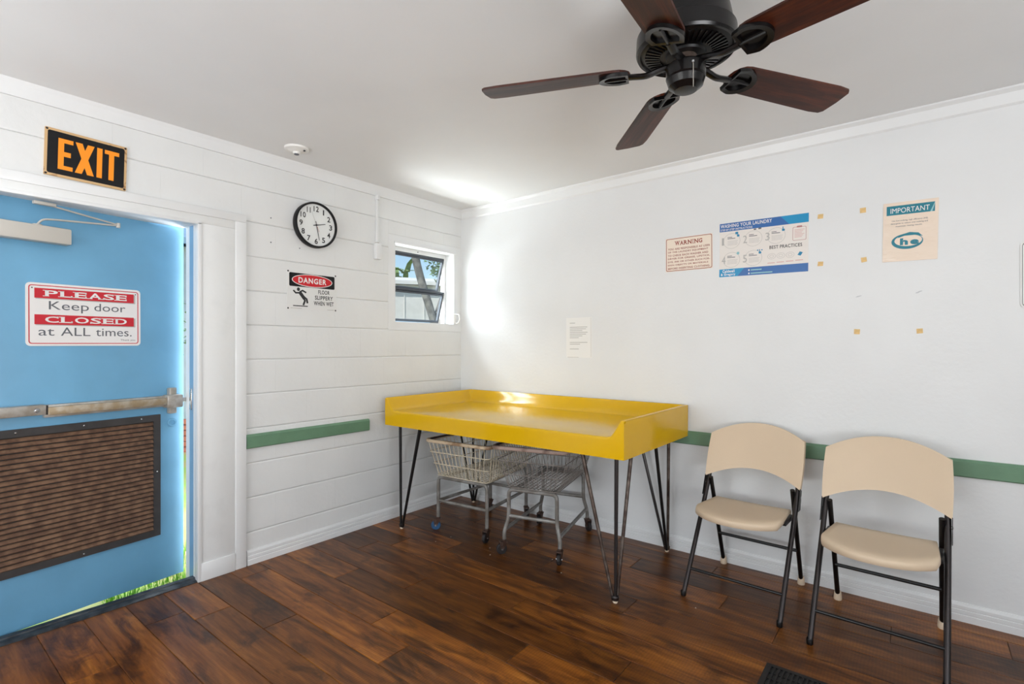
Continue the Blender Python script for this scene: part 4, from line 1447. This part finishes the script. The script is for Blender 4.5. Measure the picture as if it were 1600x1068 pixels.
# ------------------------------------------------------------------ floor register
fr = empty('floor_register', (2.762, -1.025, 0))
tag(fr, 'black metal floor register set in the planks in front of the chairs', 'floor vent')
bm = B()
for (a, b, c, d) in ((-.156, .156, .085, .104), (-.156, .156, -.104, -.085), (-.156, -.136, -.085, .085), (.136, .156, -.085, .085)):
    box(bm, a, b, c, d, 0.0, 0.005)
fin(bm, 'register_rim', M['vent'], fr)
bx('register_pan', M['bronze_in'], fr, -.136, .136, -.085, .085, 0.0002, 0.001)
bm = box(B(), -.0035, .0035, -.085, .085, 0.001, 0.0045)
b0 = fin(bm, 'bar', M['vent'], fr)
b0.location = (-.124, 0, 0)
for k in range(1, 16):
    c = b0.copy(); COL.objects.link(c); c.location = (-.124 + k * .0165, 0, 0)
for k in (-1, 0, 1):
    bx('cross_bar', M['vent'], fr, -.136, .136, k * .042 - .003, k * .042 + .003, 0.001, 0.004)

# crumbs on the floor
for i, (x, y) in enumerate(((0.62, -0.74), (0.60, -0.86), (1.02, -0.80), (1.36, -0.62), (1.50, -0.74), (2.23, -0.66), (0.95, -0.72))):
    s = .0035
    bm = B(); lathe(bm, [(0, 0), (s, .0005), (s * .8, .002), (0, .003)], seg=6)
    o = fin(bm, 'paint_flake', M['flake']); o.location = (x, y, 0)
    tag(o, 'tiny pale flake lying on the plank floor near the carts', 'flake', 'pale flakes on the floor')

# ------------------------------------------------------------------ ceiling lamp added unseen behind the viewer as fill
lamp = empty('added_ceiling_lamp', (1.3, -4.1, H))
tag(lamp, 'added long white fluorescent ceiling lamp, unseen behind the viewer', 'lamp')
bx('lamp_body', M['white_pl'], lamp, -.6, .6, -.11, .11, -.03, 0, 0.004)
em = bpy.data.materials.new('lamp_diffuser')
em.use_nodes = True
em.node_tree.nodes['Principled BSDF'].inputs['Emission Color'].default_value = (0.97, 0.99, 1, 1)
em.node_tree.nodes['Principled BSDF'].inputs['Emission Strength'].default_value = 9.0
bx('diffuser', em, lamp, -.59, .59, -.10, .10, -.085, -.03, 0.02)

# ------------------------------------------------------------------ outdoors
gr = bx('ground', M['soil'], None, -40, WT, -25, 40, -0.25, -0.06)
struct(gr, 'grassy ground outside the door and the window', 'ground')
# grass along the wall outside the door
bm = B()
rg = random.Random(3)
for i in range(2600):
    x = -rg.uniform(0.115, 0.75); y = rg.uniform(-2.42, -1.6)
    a = rg.uniform(0, 2 * pi); h = rg.uniform(.035, .085); w = rg.uniform(.0015, .003)
    dx, dy = cos(a), sin(a)
    ln_ = rg.uniform(.0, .03)
    if x > -0.165: x -= 0.0; ln_ *= .3; h *= .6
    v = [bm.verts.new((x - dy * w, y + dx * w, -0.06)), bm.verts.new((x + dy * w, y - dx * w, -0.06)), bm.verts.new((x + dx * ln_, y + dy * ln_, -0.06 + h))]
    bm.faces.new(v)
gs = fin(bm, 'grass', M['grass'], None, recalc=False)
tag(gs, 'bright green grass growing outside the door threshold', 'grass', kind='stuff')


def building(name, label, loc, rz, w, d, h, m, roof_m, over, pitch_h, seam):
    e = empty(name, loc, rz)
    tag(e, label, 'building')
    bx('wall', m, e, -w / 2, w / 2, -d / 2, d / 2, 0, h)
    bm = B()
    k = int(w / seam)
    for i in range(k + 1):
        x = -w / 2 + i * w / k
        box(bm, x - .012, x + .012, -d / 2 - .02, -d / 2, 0, h)
    q = fin(bm, 'siding_seams', m, e)
    bm = B()
    o = over
    rf = [(-d / 2 - o, h), (0, h + pitch_h), (d / 2 + o, h), (d / 2 + o, h + .1), (0, h + pitch_h + .1), (-d / 2 - o, h + .1)]
    a = [bm.verts.new((-w / 2 - .15, y_, z_)) for y_, z_ in rf]; b = [bm.verts.new((w / 2 + .15, y_, z_)) for y_, z_ in rf]
    bm.faces.new(a); bm.faces.new(b[::-1])
    for i in range(6):
        bm.faces.new((a[i], a[(i + 1) % 6], b[(i + 1) % 6], b[i]))
    fin(bm, 'roof', roof_m, e)
    return e


# seen through the awning window
building('mobile_home', 'white metal-sided mobile home seen through the awning window', (-9.2, 6.1, -0.06), radians(58), 5.2, 3.2, 2.95, M['trailer'], M['trailer'], 0.15, 0.30, 0.5)
sh = empty('lean_to', (-4.6, 3.1, -0.06), radians(50))
tag(sh, 'low blue grey lean-to with a bent vent pipe outside the window', 'shed')
bx('shed_wall', M['bluegrey'], sh, -1.5, 0.55, -.5, .5, 0, 1.62)
bx('shed_roof', M['bluegrey'], sh, -1.6, 0.62, -.6, .6, 1.62, 1.79, 0.01)
bm = B(); tube(bm, [(-.12, 0, 1.75), (-.17, 0, 1.86), (-.24, .0, 2.06)], .05, 10)
fin(bm, 'vent_pipe', M['dark_alu'], sh, smooth=True)
fin(lathe(B(), [(.14, 1.79), (.13, 1.85), (.07, 1.88), (0, 1.885)], (-.62, 0, 0), 16), 'roof_vent', M['dark_alu'], sh, smooth=True)


def leaves(bm, c, rx, rz_, n, s, rng):
    for i in range(n):
        while True:
            p = Vector((rng.uniform(-1, 1), rng.uniform(-1, 1), rng.uniform(-1, 1)))
            if p.length < 1: break
        p = Vector((p.x * rx, p.y * rx, p.z * rz_)) + Vector(c)
        a = rng.uniform(0, 2 * pi); t_ = rng.uniform(-.8, .8)
        u = Vector((cos(a), sin(a), t_)).normalized() * s * rng.uniform(.6, 1.3)
        w = u.cross(Vector((rng.uniform(-1, 1), rng.uniform(-1, 1), 1))).normalized() * s * .35
        bm.faces.new([bm.verts.new(q) for q in (p - u, p + w, p + u, p - w)])


tr = empty('shade_tree', (-3.55, 2.95, -0.06))
tag(tr, 'leaning grey-barked tree seen through the awning window', 'tree')
bm = B(); tube(bm, fillet([(0.25, 0.30, 0), (0.12, 0.17, 1.1), (0.0, 0.02, 1.85), (-.14, -.16, 2.55), (-.25, -.30, 3.4), (-.2, -.3, 4.4)], .5, 6), .07, 12)
fin(bm, 'trunk', M['bark'], tr, smooth=True)
bm = B(); tube(bm, fillet([(0.02, 0.04, 1.75), (-.05, .35, 2.3), (-.2, .9, 3.2)], .3, 5), .05, 10)
fin(bm, 'branch', M['bark'], tr, smooth=True)
bm = B(); rg = random.Random(5)
for c in ((-.4, 1.0, 2.75, .5), (-.2, 1.2, 3.3, .6), (-.3, .3, 3.9, .8), (-1.1, 1.6, 3.1, .6)):
    leaves(bm, c[:3], c[3], c[3] * .6, 420, .07, rg)
fin(bm, 'crown', M['leaf'], tr, recalc=False)
pm = empty('palm_clump', (-14.5, 10.2, -0.06))
tag(pm, 'distant green palm clump beyond the mobile home', 'palm')
bm = B(); rg = random.Random(9)
for i in range(60):
    a = rg.uniform(0, 2 * pi); el = rg.uniform(.1, 1.2); Ln = rg.uniform(1.0, 1.7)
    base = Vector((rg.uniform(-.8, .8), rg.uniform(-.8, .8), rg.uniform(3.6, 4.6)))
    prev = base
    for s in range(4):
        nx_ = prev + Vector((cos(a) * cos(el), sin(a) * cos(el), sin(el))) * Ln / 4
        w = Vector((-sin(a), cos(a), 0)) * (.16 - .035 * s)
        bm.faces.new([bm.verts.new(q) for q in (prev - w, prev + w, nx_ + w * .8, nx_ - w * .8)])
        prev = nx_; el -= .45
fin(bm, 'fronds', M['palm'], pm, recalc=False)
bm = B()
for (x, y_) in ((-.4, -.3), (.4, .3)):
    tube(bm, [(x, y_, 0), (x, y_, 4.0)], .16, 8)
fin(bm, 'stems', M['bark'], pm)
# seen through the gap beside the door
building('grey_cottage', 'pale grey lap-sided cottage seen through the door gap', (-7.5, 0.1, -0.06), radians(72), 4.0, 3.0, 2.9, M['siding'], M['bluegrey'], 0.3, 0.9, 0.4)
bw = empty('brick_planter', (-4.2, -0.62, -0.06), radians(70))
tag(bw, 'low red brick planter outside the door gap', 'planter')
bk0 = None
for r in range(6):
    for k in range(7):
        if bk0 is None:
            bk0 = bx('brick', M['brick'], bw, -.105, .105, -.05, .05, 0, .062, 0.004); o = bk0
        else:
            o = bk0.copy(); COL.objects.link(o)
        o.location = (-.66 + k * .22 + (.11 if r % 2 else 0), 0, r * .07)
sb = empty('door_shrub', (-3.0, -1.03, -0.06))
tag(sb, 'leafy green shrub outside the door gap', 'shrub')
bm = B(); leaves(bm, (0, 0, 1.55), .16, .35, 60, .05, random.Random(2)); fin(bm, 'foliage', M['leaf'], sb, recalc=False)
bm = B(); tube(bm, [(0, 0, 0), (.01, .02, 1.6)], .012, 6); fin(bm, 'stem', M['bark'], sb)
